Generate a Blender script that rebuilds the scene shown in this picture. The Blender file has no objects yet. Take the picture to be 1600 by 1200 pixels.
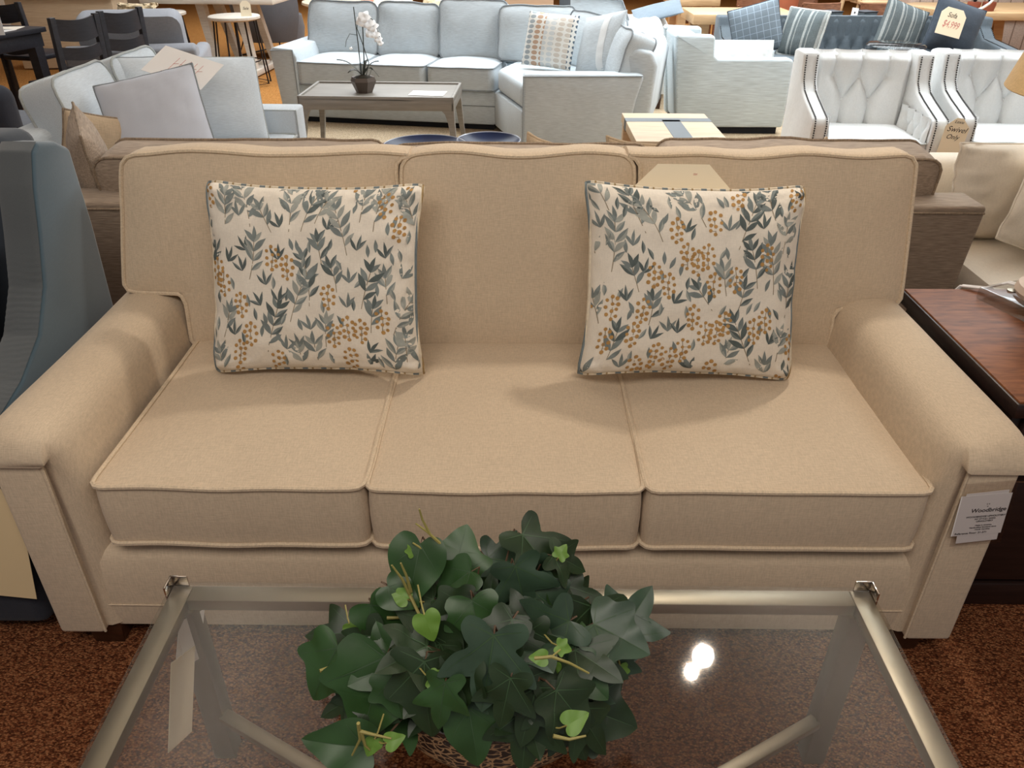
import bpy, bmesh, math, random
from mathutils import Vector, Matrix, noise, Euler
sc = bpy.context.scene
COL = sc.collection
PI = math.pi
R = math.radians

# ------------------------------------------------------------------ materials
def lin(c):
    c = c / 255.0
    return c / 12.92 if c <= 0.04045 else ((c + 0.055) / 1.055) ** 2.4
def rgb(r, g, b): return (lin(r), lin(g), lin(b), 1.0)
def dark(c, k): return (c[0] * k, c[1] * k, c[2] * k, 1.0)

def new_mat(name):
    m = bpy.data.materials.new(name); m.use_nodes = True
    return m, m.node_tree.nodes, m.node_tree.links, m.node_tree.nodes['Principled BSDF']

def plain(name, c, rough=0.5, metal=0.0, var=0.12, scale=12, bump=0.0, spec=0.5, coat=0.0):
    m, N, L, B = new_mat(name)
    tc = N.new('ShaderNodeTexCoord'); nz = N.new('ShaderNodeTexNoise')
    nz.inputs['Scale'].default_value = scale; nz.inputs['Detail'].default_value = 4
    L.new(tc.outputs['Object'], nz.inputs['Vector'])
    mx = N.new('ShaderNodeMix'); mx.data_type = 'RGBA'
    mx.inputs['A'].default_value = dark(c, 1 - var); mx.inputs['B'].default_value = dark(c, 1 + var)
    L.new(nz.outputs['Fac'], mx.inputs['Factor']); L.new(mx.outputs['Result'], B.inputs['Base Color'])
    B.inputs['Roughness'].default_value = rough; B.inputs['Metallic'].default_value = metal
    B.inputs['Specular IOR Level'].default_value = spec; B.inputs['Coat Weight'].default_value = coat
    if bump:
        bp = N.new('ShaderNodeBump'); bp.inputs['Strength'].default_value = bump; bp.inputs['Distance'].default_value = 0.004
        L.new(nz.outputs['Fac'], bp.inputs['Height']); L.new(bp.outputs['Normal'], B.inputs['Normal'])
    return m

def fabric(name, c, slub=0.16, fine=420, coarse=26, bump=0.35, rough=0.92, sheen=0.15, blotch=0.06, cross=True):
    """woven cloth: threads along two directions, plus a soft large-scale unevenness of the dye"""
    m, N, L, B = new_mat(name)
    tc = N.new('ShaderNodeTexCoord')
    def stretched(sx, sy, sz):
        mp = N.new('ShaderNodeMapping'); mp.inputs['Scale'].default_value = (sx, sy, sz)
        L.new(tc.outputs['Object'], mp.inputs['Vector'])
        n = N.new('ShaderNodeTexNoise'); n.inputs['Scale'].default_value = 1; n.inputs['Detail'].default_value = 3
        L.new(mp.outputs['Vector'], n.inputs['Vector']); return n
    h = stretched(coarse, fine * 0.9, fine); v = stretched(fine, fine * 0.15, coarse)
    add = N.new('ShaderNodeMath'); add.operation = 'ADD'
    L.new(h.outputs['Fac'], add.inputs[0])
    if cross: L.new(v.outputs['Fac'], add.inputs[1])
    else: add.inputs[1].default_value = 0.5
    big = N.new('ShaderNodeTexNoise'); big.inputs['Scale'].default_value = 3.0; big.inputs['Detail'].default_value = 2
    L.new(tc.outputs['Object'], big.inputs['Vector'])
    mr = N.new('ShaderNodeMapRange'); mr.inputs['From Min'].default_value = 0.75; mr.inputs['From Max'].default_value = 1.25
    mr.inputs['To Min'].default_value = 1 - slub; mr.inputs['To Max'].default_value = 1 + slub
    L.new(add.outputs[0], mr.inputs['Value'])
    mb = N.new('ShaderNodeMapRange'); mb.inputs['From Min'].default_value = 0.3; mb.inputs['From Max'].default_value = 0.7
    mb.inputs['To Min'].default_value = 1 - blotch; mb.inputs['To Max'].default_value = 1 + blotch
    L.new(big.outputs['Fac'], mb.inputs['Value'])
    mu = N.new('ShaderNodeMath'); mu.operation = 'MULTIPLY'
    L.new(mr.outputs['Result'], mu.inputs[0]); L.new(mb.outputs['Result'], mu.inputs[1])
    sclr = N.new('ShaderNodeVectorMath'); sclr.operation = 'SCALE'; sclr.inputs[0].default_value = c[:3]
    L.new(mu.outputs[0], sclr.inputs['Scale']); L.new(sclr.outputs['Vector'], B.inputs['Base Color'])
    bp = N.new('ShaderNodeBump'); bp.inputs['Strength'].default_value = bump; bp.inputs['Distance'].default_value = 0.0012
    L.new(add.outputs[0], bp.inputs['Height']); L.new(bp.outputs['Normal'], B.inputs['Normal'])
    B.inputs['Roughness'].default_value = rough; B.inputs['Specular IOR Level'].default_value = 0.2
    B.inputs['Sheen Weight'].default_value = sheen; B.inputs['Sheen Roughness'].default_value = 0.5
    return m

def wood(name, c1, c2, scale=6, stretch=(1, 12, 12), rough=0.4, coat=0.0, bump=0.05, spec=0.5):
    m, N, L, B = new_mat(name)
    tc = N.new('ShaderNodeTexCoord'); mp = N.new('ShaderNodeMapping'); mp.inputs['Scale'].default_value = stretch
    L.new(tc.outputs['Object'], mp.inputs['Vector'])
    nz = N.new('ShaderNodeTexNoise'); nz.inputs['Scale'].default_value = scale; nz.inputs['Detail'].default_value = 6
    nz.inputs['Distortion'].default_value = 0.6
    L.new(mp.outputs['Vector'], nz.inputs['Vector'])
    n2 = N.new('ShaderNodeTexNoise'); n2.inputs['Scale'].default_value = scale * .5; n2.inputs['Detail'].default_value = 2
    L.new(tc.outputs['Object'], n2.inputs['Vector'])
    ad = N.new('ShaderNodeMath'); ad.operation = 'ADD'; ad.inputs[1].default_value = -0.25
    ml = N.new('ShaderNodeMath'); ml.operation = 'MULTIPLY_ADD'; ml.inputs[1].default_value = 0.5
    L.new(n2.outputs['Fac'], ml.inputs[0]); L.new(nz.outputs['Fac'], ad.inputs[0]); L.new(ad.outputs[0], ml.inputs[2])
    cr = N.new('ShaderNodeValToRGB'); cr.color_ramp.elements[0].position = 0.3; cr.color_ramp.elements[1].position = 0.7
    cr.color_ramp.elements[0].color = c1; cr.color_ramp.elements[1].color = c2
    L.new(ml.outputs[0], cr.inputs['Fac']); L.new(cr.outputs['Color'], B.inputs['Base Color'])
    B.inputs['Roughness'].default_value = rough; B.inputs['Specular IOR Level'].default_value = spec; B.inputs['Coat Weight'].default_value = coat; B.inputs['Coat Roughness'].default_value = 0.12
    bp = N.new('ShaderNodeBump'); bp.inputs['Strength'].default_value = bump; bp.inputs['Distance'].default_value = 0.002
    L.new(nz.outputs['Fac'], bp.inputs['Height']); L.new(bp.outputs['Normal'], B.inputs['Normal'])
    return m

def carpet(name, c1, c2, c3, scale=150, bump=0.9):
    m, N, L, B = new_mat(name)
    tc = N.new('ShaderNodeTexCoord')
    vo = N.new('ShaderNodeTexVoronoi'); vo.inputs['Scale'].default_value = scale
    mp = N.new('ShaderNodeMapping'); mp.inputs['Rotation'].default_value = (0, 0, 0.5); mp.inputs['Scale'].default_value = (1.0, 1.5, 1)
    L.new(tc.outputs['Object'], mp.inputs['Vector']); L.new(mp.outputs['Vector'], vo.inputs['Vector'])
    sp = N.new('ShaderNodeSeparateColor'); L.new(vo.outputs['Color'], sp.inputs['Color'])
    cr = N.new('ShaderNodeValToRGB'); e = cr.color_ramp.elements
    e[0].position = 0.1; e[0].color = c1; e[1].position = 0.9; e[1].color = c3
    k = e.new(0.45); k.color = c2
    L.new(sp.outputs[0], cr.inputs['Fac'])
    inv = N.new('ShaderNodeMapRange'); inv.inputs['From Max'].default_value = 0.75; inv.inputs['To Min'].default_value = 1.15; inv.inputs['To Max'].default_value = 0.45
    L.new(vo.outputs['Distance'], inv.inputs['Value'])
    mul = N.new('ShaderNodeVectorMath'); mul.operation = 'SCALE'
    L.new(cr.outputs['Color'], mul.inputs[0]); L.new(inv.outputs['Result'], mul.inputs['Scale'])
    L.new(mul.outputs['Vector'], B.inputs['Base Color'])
    bp = N.new('ShaderNodeBump'); bp.invert = True; bp.inputs['Strength'].default_value = bump; bp.inputs['Distance'].default_value = 0.004
    L.new(vo.outputs['Distance'], bp.inputs['Height']); L.new(bp.outputs['Normal'], B.inputs['Normal'])
    B.inputs['Roughness'].default_value = 0.95; B.inputs['Specular IOR Level'].default_value = 0.1
    return m

def sheet_glass(name, tint, ior=1.5):
    """thin pane: clear transmission mixed with a mirror reflection by Fresnel"""
    m, N, L, B = new_mat(name); N.remove(B)
    out = N['Material Output']
    ge = N.new('ShaderNodeNewGeometry'); dt = N.new('ShaderNodeVectorMath'); dt.operation = 'DOT_PRODUCT'
    L.new(ge.outputs['Incoming'], dt.inputs[0]); L.new(ge.outputs['Normal'], dt.inputs[1])
    def mth(op, a, b):
        k = N.new('ShaderNodeMath'); k.operation = op
        for i, q in enumerate((a, b)):
            if isinstance(q, (int, float)): k.inputs[i].default_value = q
            else: L.new(q, k.inputs[i])
        return k.outputs[0]
    r0 = ((ior - 1) / (ior + 1)) ** 2      # Schlick's approximation, the same from both sides of the sheet
    fr = mth('ADD', mth('MULTIPLY', mth('POWER', mth('SUBTRACT', 1.0, mth('ABSOLUTE', dt.outputs['Value'], 0.0)), 5.0), 1 - r0), r0)
    tr = N.new('ShaderNodeBsdfTransparent'); tr.inputs['Color'].default_value = tint
    gl = N.new('ShaderNodeBsdfGlossy'); gl.inputs['Roughness'].default_value = 0.03
    ms = N.new('ShaderNodeMixShader')
    L.new(fr, ms.inputs[0]); L.new(tr.outputs[0], ms.inputs[1]); L.new(gl.outputs[0], ms.inputs[2]); L.new(ms.outputs[0], out.inputs['Surface'])
    return m

def striped(name, base, stripes, axis=0, period=0.12, widths=((0.1, 0.25),), rough=0.9):
    """cloth with woven stripes across one axis"""
    m, N, L, B = new_mat(name)
    tc = N.new('ShaderNodeTexCoord'); sx = N.new('ShaderNodeSeparateXYZ'); L.new(tc.outputs['Object'], sx.inputs[0])
    dv = N.new('ShaderNodeMath'); dv.operation = 'DIVIDE'; dv.inputs[1].default_value = period; L.new(sx.outputs[axis], dv.inputs[0])
    fr = N.new('ShaderNodeMath'); fr.operation = 'FRACT'; L.new(dv.outputs[0], fr.inputs[0])
    cr = N.new('ShaderNodeValToRGB'); cr.color_ramp.interpolation = 'CONSTANT'
    e = cr.color_ramp.elements; e[0].position = 0; e[0].color = base; e[1].position = 0.999; e[1].color = base
    for (a, b), col in zip(widths, stripes):
        k = e.new(a); k.color = col; k2 = e.new(b); k2.color = base
    L.new(fr.outputs[0], cr.inputs['Fac'])
    nz = N.new('ShaderNodeTexNoise'); nz.inputs['Scale'].default_value = 90; L.new(tc.outputs['Object'], nz.inputs['Vector'])
    mr = N.new('ShaderNodeMapRange'); mr.inputs['To Min'].default_value = 0.7; mr.inputs['To Max'].default_value = 1.3; L.new(nz.outputs['Fac'], mr.inputs['Value'])
    mu = N.new('ShaderNodeVectorMath'); mu.operation = 'SCALE'; L.new(cr.outputs['Color'], mu.inputs[0]); L.new(mr.outputs['Result'], mu.inputs['Scale'])
    L.new(mu.outputs['Vector'], B.inputs['Base Color']); B.inputs['Roughness'].default_value = rough
    return m

M = {}
M['linen'] = fabric('beige_linen', rgb(203, 183, 157), slub=0.10, fine=520, coarse=60, bump=0.3, blotch=0.03)
M['linen_pipe'] = fabric('beige_linen_welt', rgb(206, 186, 159), slub=0.12, fine=300, coarse=200, bump=0.3, blotch=0.02)
M['tweed'] = fabric('brown_tweed', rgb(166, 148, 130), slub=0.34, fine=260, coarse=22, bump=0.8, blotch=0.05, cross=False)
M['tweed_pipe'] = fabric('brown_tweed_welt', rgb(150, 132, 112), slub=0.3, fine=260, coarse=60, bump=0.5)
M['print_cloth'] = fabric('cream_cotton', rgb(226, 216, 200), slub=0.05, fine=500, coarse=80, bump=0.2, blotch=0.03)
M['leaf_dark'] = plain('print_slate_leaf', rgb(92, 100, 98), 0.9, var=0.35, scale=60, spec=0.1)
M['leaf_mid'] = plain('print_bluegrey_leaf', rgb(124, 131, 128), 0.9, var=0.35, scale=60, spec=0.1)
M['leaf_pale'] = plain('print_pale_leaf', rgb(158, 160, 152), 0.9, var=0.25, scale=60, spec=0.1)
M['berry'] = plain('print_ochre_berry', rgb(176, 136, 84), 0.9, var=0.3, scale=90, spec=0.1)
M['stem'] = plain('print_stem', rgb(140, 126, 104), 0.9, var=0.2, spec=0.1)
M['print_pipe'] = striped('print_welt', rgb(210, 196, 172), [rgb(110, 120, 122), rgb(150, 125, 85)], 0, 0.045, ((0.2, 0.5), (0.7, 0.8)))
M['foot_wood'] = wood('dark_foot_wood', rgb(46, 26, 16), rgb(70, 40, 24), rough=0.35)
M['nickel'] = plain('brushed_nickel', rgb(172, 164, 148), 0.38, 1.0, var=0.05, scale=40)
M['chrome'] = plain('polished_clip', rgb(205, 196, 188), 0.12, 1.0, var=0.02)
M['glass_top'] = sheet_glass('table_glass', (0.87, 0.865, 0.85, 1), 1.52)
M['clear'] = sheet_glass('clear_plastic', (0.93, 0.92, 0.92, 1), 1.4)
M['acrylic'] = sheet_glass('acrylic_block', (0.86, 0.86, 0.85, 1), 1.6)
M['paper'] = plain('cream_card', rgb(238, 224, 196), 0.75, var=0.02)
M['white_paper'] = plain('white_paper', rgb(238, 234, 230), 0.75, var=0.01)
M['ink'] = plain('black_ink', rgb(52, 46, 46), 0.8, var=0.0)
M['red_ink'] = plain('red_ink', rgb(196, 130, 120), 0.8, var=0.0)
M['ivy_dark'] = plain('ivy_leaf', rgb(34, 52, 26), 0.45, var=0.6, scale=16, bump=0.2)
M['ivy_blue'] = plain('ivy_leaf_bluish', rgb(52, 72, 54), 0.4, var=0.6, scale=18, bump=0.2)
M['ivy_mid'] = plain('ivy_leaf_fresh', rgb(46, 76, 36), 0.42, var=0.55, scale=16, bump=0.2)
M['ivy_young'] = plain('ivy_leaf_young', rgb(100, 136, 52), 0.5, var=0.2, scale=30)
M['ivy_vein'] = plain('ivy_vein', rgb(54, 78, 48), 0.5, var=0.15)
M['ivy_stem'] = plain('ivy_tendril', rgb(150, 140, 78), 0.55, var=0.25, scale=20)
M['ivy_wood'] = plain('ivy_woody_stem', rgb(84, 62, 42), 0.7, var=0.25, scale=20)
M['soil'] = plain('dark_moss', rgb(40, 34, 22), 0.95, var=0.4, scale=60, bump=0.8)
M['cherry'] = wood('cherry_veneer', rgb(98, 54, 28), rgb(146, 90, 52), scale=5, stretch=(3, 14, 3), rough=0.5, coat=0.0, spec=0.3)
M['espresso'] = wood('espresso_wood', rgb(34, 22, 20), rgb(48, 32, 28), scale=8, rough=0.35)
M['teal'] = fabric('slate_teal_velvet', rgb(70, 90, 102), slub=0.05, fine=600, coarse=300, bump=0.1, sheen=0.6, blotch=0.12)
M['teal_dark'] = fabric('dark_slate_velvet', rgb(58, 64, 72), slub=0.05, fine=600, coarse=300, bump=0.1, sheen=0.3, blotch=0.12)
M['navy_dark'] = fabric('charcoal_cloth', rgb(44, 46, 54), slub=0.08, sheen=0.1)
M['bulb'] = None

# ------------------------------------------------------------------ mesh builder
class MB:
    def __init__(s): s.v = []; s.f = []; s.m = []
    def add(s, vs, fs, m=0):
        o = len(s.v); s.v += [tuple(p) for p in vs]
        s.f += [tuple(o + i for i in f) for f in fs]; s.m += [m] * len(fs); return s
    def bm(s, b, m=0, xf=None):
        b.verts.ensure_lookup_table(); b.verts.index_update()
        s.add([(xf(v.co) if xf else v.co) for v in b.verts], [[v.index for v in f.verts] for f in b.faces], m); b.free(); return s
    def box(s, c, d, r=0.0, seg=2, m=0, rot=None, xf=None, cuts=0):
        b = bmesh.new(); bmesh.ops.create_cube(b, size=1)
        for v in b.verts: v.co = Vector((v.co.x * d[0], v.co.y * d[1], v.co.z * d[2]))
        if r > 0: bmesh.ops.bevel(b, geom=b.edges[:], offset=min(r, min(d) * 0.49), segments=seg, profile=0.5, affect='EDGES')
        if cuts: bmesh.ops.subdivide_edges(b, edges=b.edges[:], cuts=cuts, use_grid_fill=True)
        E = Euler(rot) if rot else None; c = Vector(c)
        def g(p):
            p = p.copy()
            if E: p.rotate(E)
            p = p + c
            return xf(p) if xf else p
        return s.bm(b, m, g)
    def span(s, a, b, r=0.0, **k):
        return s.box([(a[i] + b[i]) / 2 for i in range(3)], [abs(b[i] - a[i]) for i in range(3)], r, **k)
    def prism(s, poly, h0, h1, axis='y', r=0.0, seg=2, m=0, xf=None):
        b = bmesh.new()
        def P3(p, h): return {'y': (p[0], h, p[1]), 'x': (h, p[0], p[1]), 'z': (p[0], p[1], h)}[axis]
        v0 = [b.verts.new(P3(p, h0)) for p in poly]; v1 = [b.verts.new(P3(p, h1)) for p in poly]
        n = len(poly); b.faces.new(v0); b.faces.new(v1[::-1])
        for i in range(n): b.faces.new((v0[i], v0[(i + 1) % n], v1[(i + 1) % n], v1[i]))
        bmesh.ops.recalc_face_normals(b, faces=b.faces[:])
        if r > 0:
            es = [e for e in b.edges if len(e.link_faces) == 2 and e.calc_face_angle(0) > 0.5]
            bmesh.ops.bevel(b, geom=es, offset=r, segments=seg, profile=0.5, affect='EDGES')
        bmesh.ops.triangulate(b, faces=[f for f in b.faces if len(f.verts) > 4])
        return s.bm(b, m, xf)
    def tube(s, pts, r, n=8, closed=False, m=0):
        pts = [Vector(p) for p in pts]; k = len(pts)
        rr = r if isinstance(r, (list, tuple)) else [r] * k
        up = None; vs = []; fs = []
        for i in range(k):
            if closed: t = pts[(i + 1) % k] - pts[i - 1]
            else: t = pts[min(i + 1, k - 1)] - pts[max(i - 1, 0)]
            if t.length < 1e-9: t = Vector((0, 0, 1))
            t.normalize()
            if up is None: up = Vector((0, 0, 1)) if abs(t.z) < 0.9 else Vector((0, 1, 0))
            a = up - t * up.dot(t)
            if a.length < 1e-6: a = t.orthogonal()
            a.normalize(); bb = t.cross(a); up = a
            for j in range(n):
                an = 2 * PI * j / n; vs.append(pts[i] + (a * math.cos(an) + bb * math.sin(an)) * rr[i])
        for i in range(k if closed else k - 1):
            i2 = (i + 1) % k
            for j in range(n): fs.append((i * n + j, i * n + (j + 1) % n, i2 * n + (j + 1) % n, i2 * n + j))
        if not closed:
            fs.append(tuple(range(n))[::-1]); fs.append(tuple((k - 1) * n + j for j in range(n)))
        return s.add(vs, fs, m)
    def lathe(s, prof, n=28, c=(0, 0, 0), m=0, xf=None, cap=True):
        vs = []; fs = []; k = len(prof)
        for r, z in prof:
            for j in range(n):
                a = 2 * PI * j / n; p = Vector((c[0] + r * math.cos(a), c[1] + r * math.sin(a), c[2] + z)); vs.append(xf(p) if xf else p)
        for i in range(k - 1):
            for j in range(n): fs.append((i * n + j, i * n + (j + 1) % n, (i + 1) * n + (j + 1) % n, (i + 1) * n + j))
        if cap and prof[0][0] > 1e-5: fs.append(tuple(range(n))[::-1])
        if cap and prof[-1][0] > 1e-5: fs.append(tuple((k - 1) * n + j for j in range(n)))
        return s.add(vs, fs, m)
    def ball(s, c, r, m=0, n=10):
        k = n // 2
        return s.lathe([(r * math.sin(PI * i / k) if 0 < i < k else 1e-6, -r * math.cos(PI * i / k)) for i in range(k + 1)], n, c, m)
    def grid(s, fn, nu, nv, m=0):
        vs = [fn(i / nu, j / nv) for j in range(nv + 1) for i in range(nu + 1)]; w = nu + 1
        return s.add(vs, [(j * w + i, j * w + i + 1, (j + 1) * w + i + 1, (j + 1) * w + i) for j in range(nv) for i in range(nu)], m)
    def build(s, name, mats, parent=None, loc=None, rot=None, label=None, angle=42, weld=True, recalc=True):
        me = bpy.data.meshes.new(name); me.from_pydata(s.v, [], s.f)
        for mt in (mats if isinstance(mats, (list, tuple)) else [mats]): me.materials.append(mt)
        me.polygons.foreach_set('material_index', s.m)
        if weld or recalc:
            b = bmesh.new(); b.from_mesh(me)
            if weld: bmesh.ops.remove_doubles(b, verts=b.verts[:], dist=2e-5)
            if recalc: bmesh.ops.recalc_face_normals(b, faces=b.faces[:])
            b.to_mesh(me); b.free()
        me.polygons.foreach_set('use_smooth', [True] * len(me.polygons))
        me.set_sharp_from_angle(angle=R(angle)); me.update()
        o = bpy.data.objects.new(name, me); COL.objects.link(o)
        if parent is not None: o.parent = parent
        if loc is not None: o.location = loc
        if rot is not None: o.rotation_euler = rot
        if label: o['label'] = label
        return o

def thing(name, label, cat, loc=(0, 0, 0), rz=0.0, group=None, rot=None):
    o = bpy.data.objects.new(name, None); COL.objects.link(o); o.empty_display_size = 0.1
    o.location = loc; o.rotation_euler = rot if rot else (0, 0, rz)
    return tag(o, label, cat, group)
def tag(o, label, cat, group=None):
    o['label'] = label; o['category'] = cat
    if group: o['group'] = group
    return o
def structure(o): o['kind'] = 'structure'; return o

def lettering(text, size, mat, parent, loc, rot=(R(90), 0, 0), shear=0.0, align='CENTER', name='lettering', bold=0.0, sx=1.0):
    cu = bpy.data.curves.new(name, 'FONT'); cu.body = text; cu.size = size; cu.shear = shear; cu.align_x = align; cu.align_y = 'CENTER'
    cu.extrude = 0.0002; cu.offset = bold; cu.resolution_u = 4; cu.materials.append(mat)
    tmp = bpy.data.objects.new('tmp', cu); COL.objects.link(tmp)
    dg_ = bpy.context.evaluated_depsgraph_get(); me = bpy.data.meshes.new_from_object(tmp.evaluated_get(dg_)); me.name = name
    bpy.data.objects.remove(tmp); bpy.data.curves.remove(cu)
    o = bpy.data.objects.new(name, me); COL.objects.link(o); o.parent = parent; o.location = loc; o.rotation_euler = rot; o.scale = (sx, 1, 1)
    return o

# ------------------------------------------------------------------ upholstery shapes
def ss(a, b, x):
    t = max(0.0, min(1.0, (x - a) / (b - a))); return t * t * (3 - 2 * t)

def rows_rect(x0, x1, v0, v1, rc, n=16, Lf=None, Rf=None):
    """rows (v, left, right) of a rounded outline; Lf / Rf bend its sides"""
    out = []; H = v1 - v0
    for i in range(n + 1):
        a = 0.5 - 0.5 * math.cos(PI * i / n); v = v0 + H * a
        d = min(v - v0, v1 - v); ins = 0.0
        if d < rc: ins = rc - math.sqrt(max(0.0, rc * rc - (rc - d) ** 2))
        out.append((v, (x0 if Lf is None else Lf(v)) + ins, (x1 if Rf is None else Rf(v)) - ins))
    return out

def cushion(rows, T, crown, spread, nx, place, welt=0.005, back_crown=0.4, bulge=0.006):
    """a boxed cushion with a welt on both edges; place(x, v, t) puts it in space. Returns (body MB, welt MB)"""
    nr = len(rows); body = MB(); pipe = MB()
    def us(): return [0.5 - 0.5 * math.cos(PI * j / nx) for j in range(nx + 1)]
    U = us()
    P2 = [[(L + (Rr - L) * u, v) for u in U] for v, L, Rr in rows]
    loop = [(0, j) for j in range(nx + 1)] + [(i, nx) for i in range(1, nr)] + [(nr - 1, j) for j in range(nx - 1, -1, -1)] + [(i, 0) for i in range(nr - 2, 0, -1)]
    O = [P2[i][j] for i, j in loop]
    def dist(p):
        best = 9e9
        for k in range(len(O)):
            ax, ay = O[k]; bx, by = O[(k + 1) % len(O)]; dx = bx - ax; dy = by - ay; l2 = dx * dx + dy * dy
            t = 0 if l2 < 1e-12 else max(0, min(1, ((p[0] - ax) * dx + (p[1] - ay) * dy) / l2))
            q = (p[0] - ax - t * dx) ** 2 + (p[1] - ay - t * dy) ** 2
            if q < best: best = q
        return math.sqrt(best)
    D = [[dist(p) for p in row] for row in P2]
    w = nx + 1
    for sgn, cr in ((1, crown), (-1, crown * back_crown)):
        vs = [place(P2[i][j][0], P2[i][j][1], sgn * (T / 2 + cr * (1 - math.exp(-D[i][j] / spread)))) for i in range(nr) for j in range(w)]
        body.add(vs, [(i * w + j, i * w + j + 1, (i + 1) * w + j + 1, (i + 1) * w + j) for i in range(nr - 1) for j in range(nx)])
    n = len(O); cx = sum(p[0] for p in O) / n; cy = sum(p[1] for p in O) / n
    nor = []
    for k in range(n):
        a = O[k - 1]; b = O[(k + 1) % n]; t = (b[0] - a[0], b[1] - a[1]); l = math.hypot(*t) or 1; nor.append((t[1] / l, -t[0] / l))
    rings = []
    for q in range(5):
        f = q / 4; b = bulge * 4 * f * (1 - f)
        rings.append([place(O[k][0] + nor[k][0] * b, O[k][1] + nor[k][1] * b, T / 2 - T * f) for k in range(n)])
    vs = [p for r in rings for p in r]
    body.add(vs, [(q * n + k, q * n + (k + 1) % n, (q + 1) * n + (k + 1) % n, (q + 1) * n + k) for q in range(4) for k in range(n)])
    for sgn in (1, -1):
        pts = []; last = None
        for k in range(n):
            p = Vector(place(O[k][0] + nor[k][0] * welt * .5, O[k][1] + nor[k][1] * welt * .5, sgn * (T / 2 + welt * .3)))
            if last is None or (p - last).length > 0.004: pts.append(p); last = p
        pipe.tube(pts, welt, 6, True)
    return body, pipe

def boxed(parent, name, x0, x1, v0, v1, T, crown, loc, rot, mat, wmat, rc=0.03, spread=0.06, flat=False, nx=22, n=14, welt=0.006, wob=0.004, seed=0, Lf=None, Rf=None, rows=None, bulge=0.006, warp=None, label=None, welt_name='piping'):
    """cushion as a part (with its piping as a sub-part). upright: front faces -y; flat: crown faces +z, v runs to +y"""
    def place(x, v, t):
        nx_ = noise.noise(Vector((x * 7 + seed * 3.1, v * 7, seed))) * wob; nv = noise.noise(Vector((x * 6, v * 6 + 5, seed + 9))) * wob
        p = (x + nx_, v + nv, t + nv) if flat else (x + nx_, -t + nx_, v + nv)
        return warp(Vector(p)) if warp else p
    b, p = cushion(rows or rows_rect(x0, x1, v0, v1, rc, n, Lf, Rf), T, crown, spread, nx, place, welt, bulge=bulge)
    o = b.build(name, mat, parent, loc, rot, label, angle=60)
    if wmat: p.build(welt_name, wmat, o)
    return o

def pillow_fn(W, H, T, pinch=0.07, pw=2.2, seed=0, wr=0.004, ear=0.0, knob=0.0):
    """knife-edge pillow, face towards -y, base at z = 0; f(u, v, side) gives the point"""
    def f(u, v, side):
        x = W / 2 * u * (1 - pinch * (1 - abs(v) ** pw)); z = H / 2 * v * (1 - pinch * (1 - abs(u) ** pw))
        k = max(0.0, (1 - abs(u) ** 2.6) * (1 - abs(v) ** 2.6)); t = T / 2 * k ** 0.55
        if knob:
            kc = math.exp(-((abs(u) - 0.94) ** 2 + (abs(v) - 0.94) ** 2) / 0.006); t += knob * kc * (1 - abs(u) ** 14) * (1 - abs(v) ** 14)
            q = 1 - 0.045 * (abs(u) * abs(v)) ** 9; x *= q; z *= q
        e = max(abs(u), abs(v)); rim = ss(0.62, 0.97, e) * (1 - ss(0.985, 1.0, e))
        wv = noise.noise(Vector((u * 5 + seed, v * 5, seed * 1.7))) * wr + noise.noise(Vector((u * 16, v * 16 + seed, 3.0))) * wr * 0.9 * rim
        if ear: wv += ear * (abs(u) ** 6) * (abs(v) ** 6)
        return Vector((x, side * t + wv, z + H / 2))
    return f

def pillow_mb(f, n=28, m=0, welt=0.005, mw=None):
    b = MB()
    def g(side):
        return lambda a, c: f(math.sin((a - .5) * PI), math.sin((c - .5) * PI), side)
    b.grid(g(-1), n, n, m); b.grid(g(1), n, n, m)
    edge = []
    k = n
    for i in range(k): edge.append((-1 + 2 * i / k, -1))
    for i in range(k): edge.append((1, -1 + 2 * i / k))
    for i in range(k): edge.append((1 - 2 * i / k, 1))
    for i in range(k): edge.append((-1, 1 - 2 * i / k))
    pts = [f(math.sin(a * PI / 2), math.sin(c * PI / 2), 0) for a, c in edge]
    p = MB().tube(pts, welt, 6, True)
    return b, p

def throw(name, label, cat, loc, W, H, T, mat, wmat=None, rx=-0.3, rz=0.0, ry=0.0, group=None, seed=1, pinch=0.06, welt=0.005, ear=0.0, n=26, wr=0.004):
    t = thing(name, label, cat, loc, 0, group); t.rotation_mode = 'ZXY'; t.rotation_euler = (rx, ry, rz)
    b, p = pillow_mb(pillow_fn(W, H, T, pinch, seed=seed, ear=ear, wr=wr), n, welt=welt)
    o = b.build('cover', mat, t, angle=70)
    if wmat: p.build('piping', wmat, t)
    return t
# ------------------------------------------------------------------ camera
cd = bpy.data.cameras.new('camera'); cam = bpy.data.objects.new('camera', cd); COL.objects.link(cam); sc.camera = cam
_p, _y, _r = R(31.27), R(-0.41), R(0.155)
_f = Vector((math.sin(_y) * math.cos(_p), math.cos(_y) * math.cos(_p), -math.sin(_p)))
_r0 = Vector((math.cos(_y), -math.sin(_y), 0)); _u0 = _r0.cross(_f)
_rt = _r0 * math.cos(_r) + _u0 * math.sin(_r); _up = _u0 * math.cos(_r) - _r0 * math.sin(_r)
cam.matrix_world = Matrix(((_rt.x, _up.x, -_f.x, 0), (_rt.y, _up.y, -_f.y, 0), (_rt.z, _up.z, -_f.z, 1.5), (0, 0, 0, 1)))
cd.sensor_width = 36; cd.sensor_fit = 'HORIZONTAL'; cd.lens = 36 * 1215 / 1600; cd.clip_start = 0.02

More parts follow.
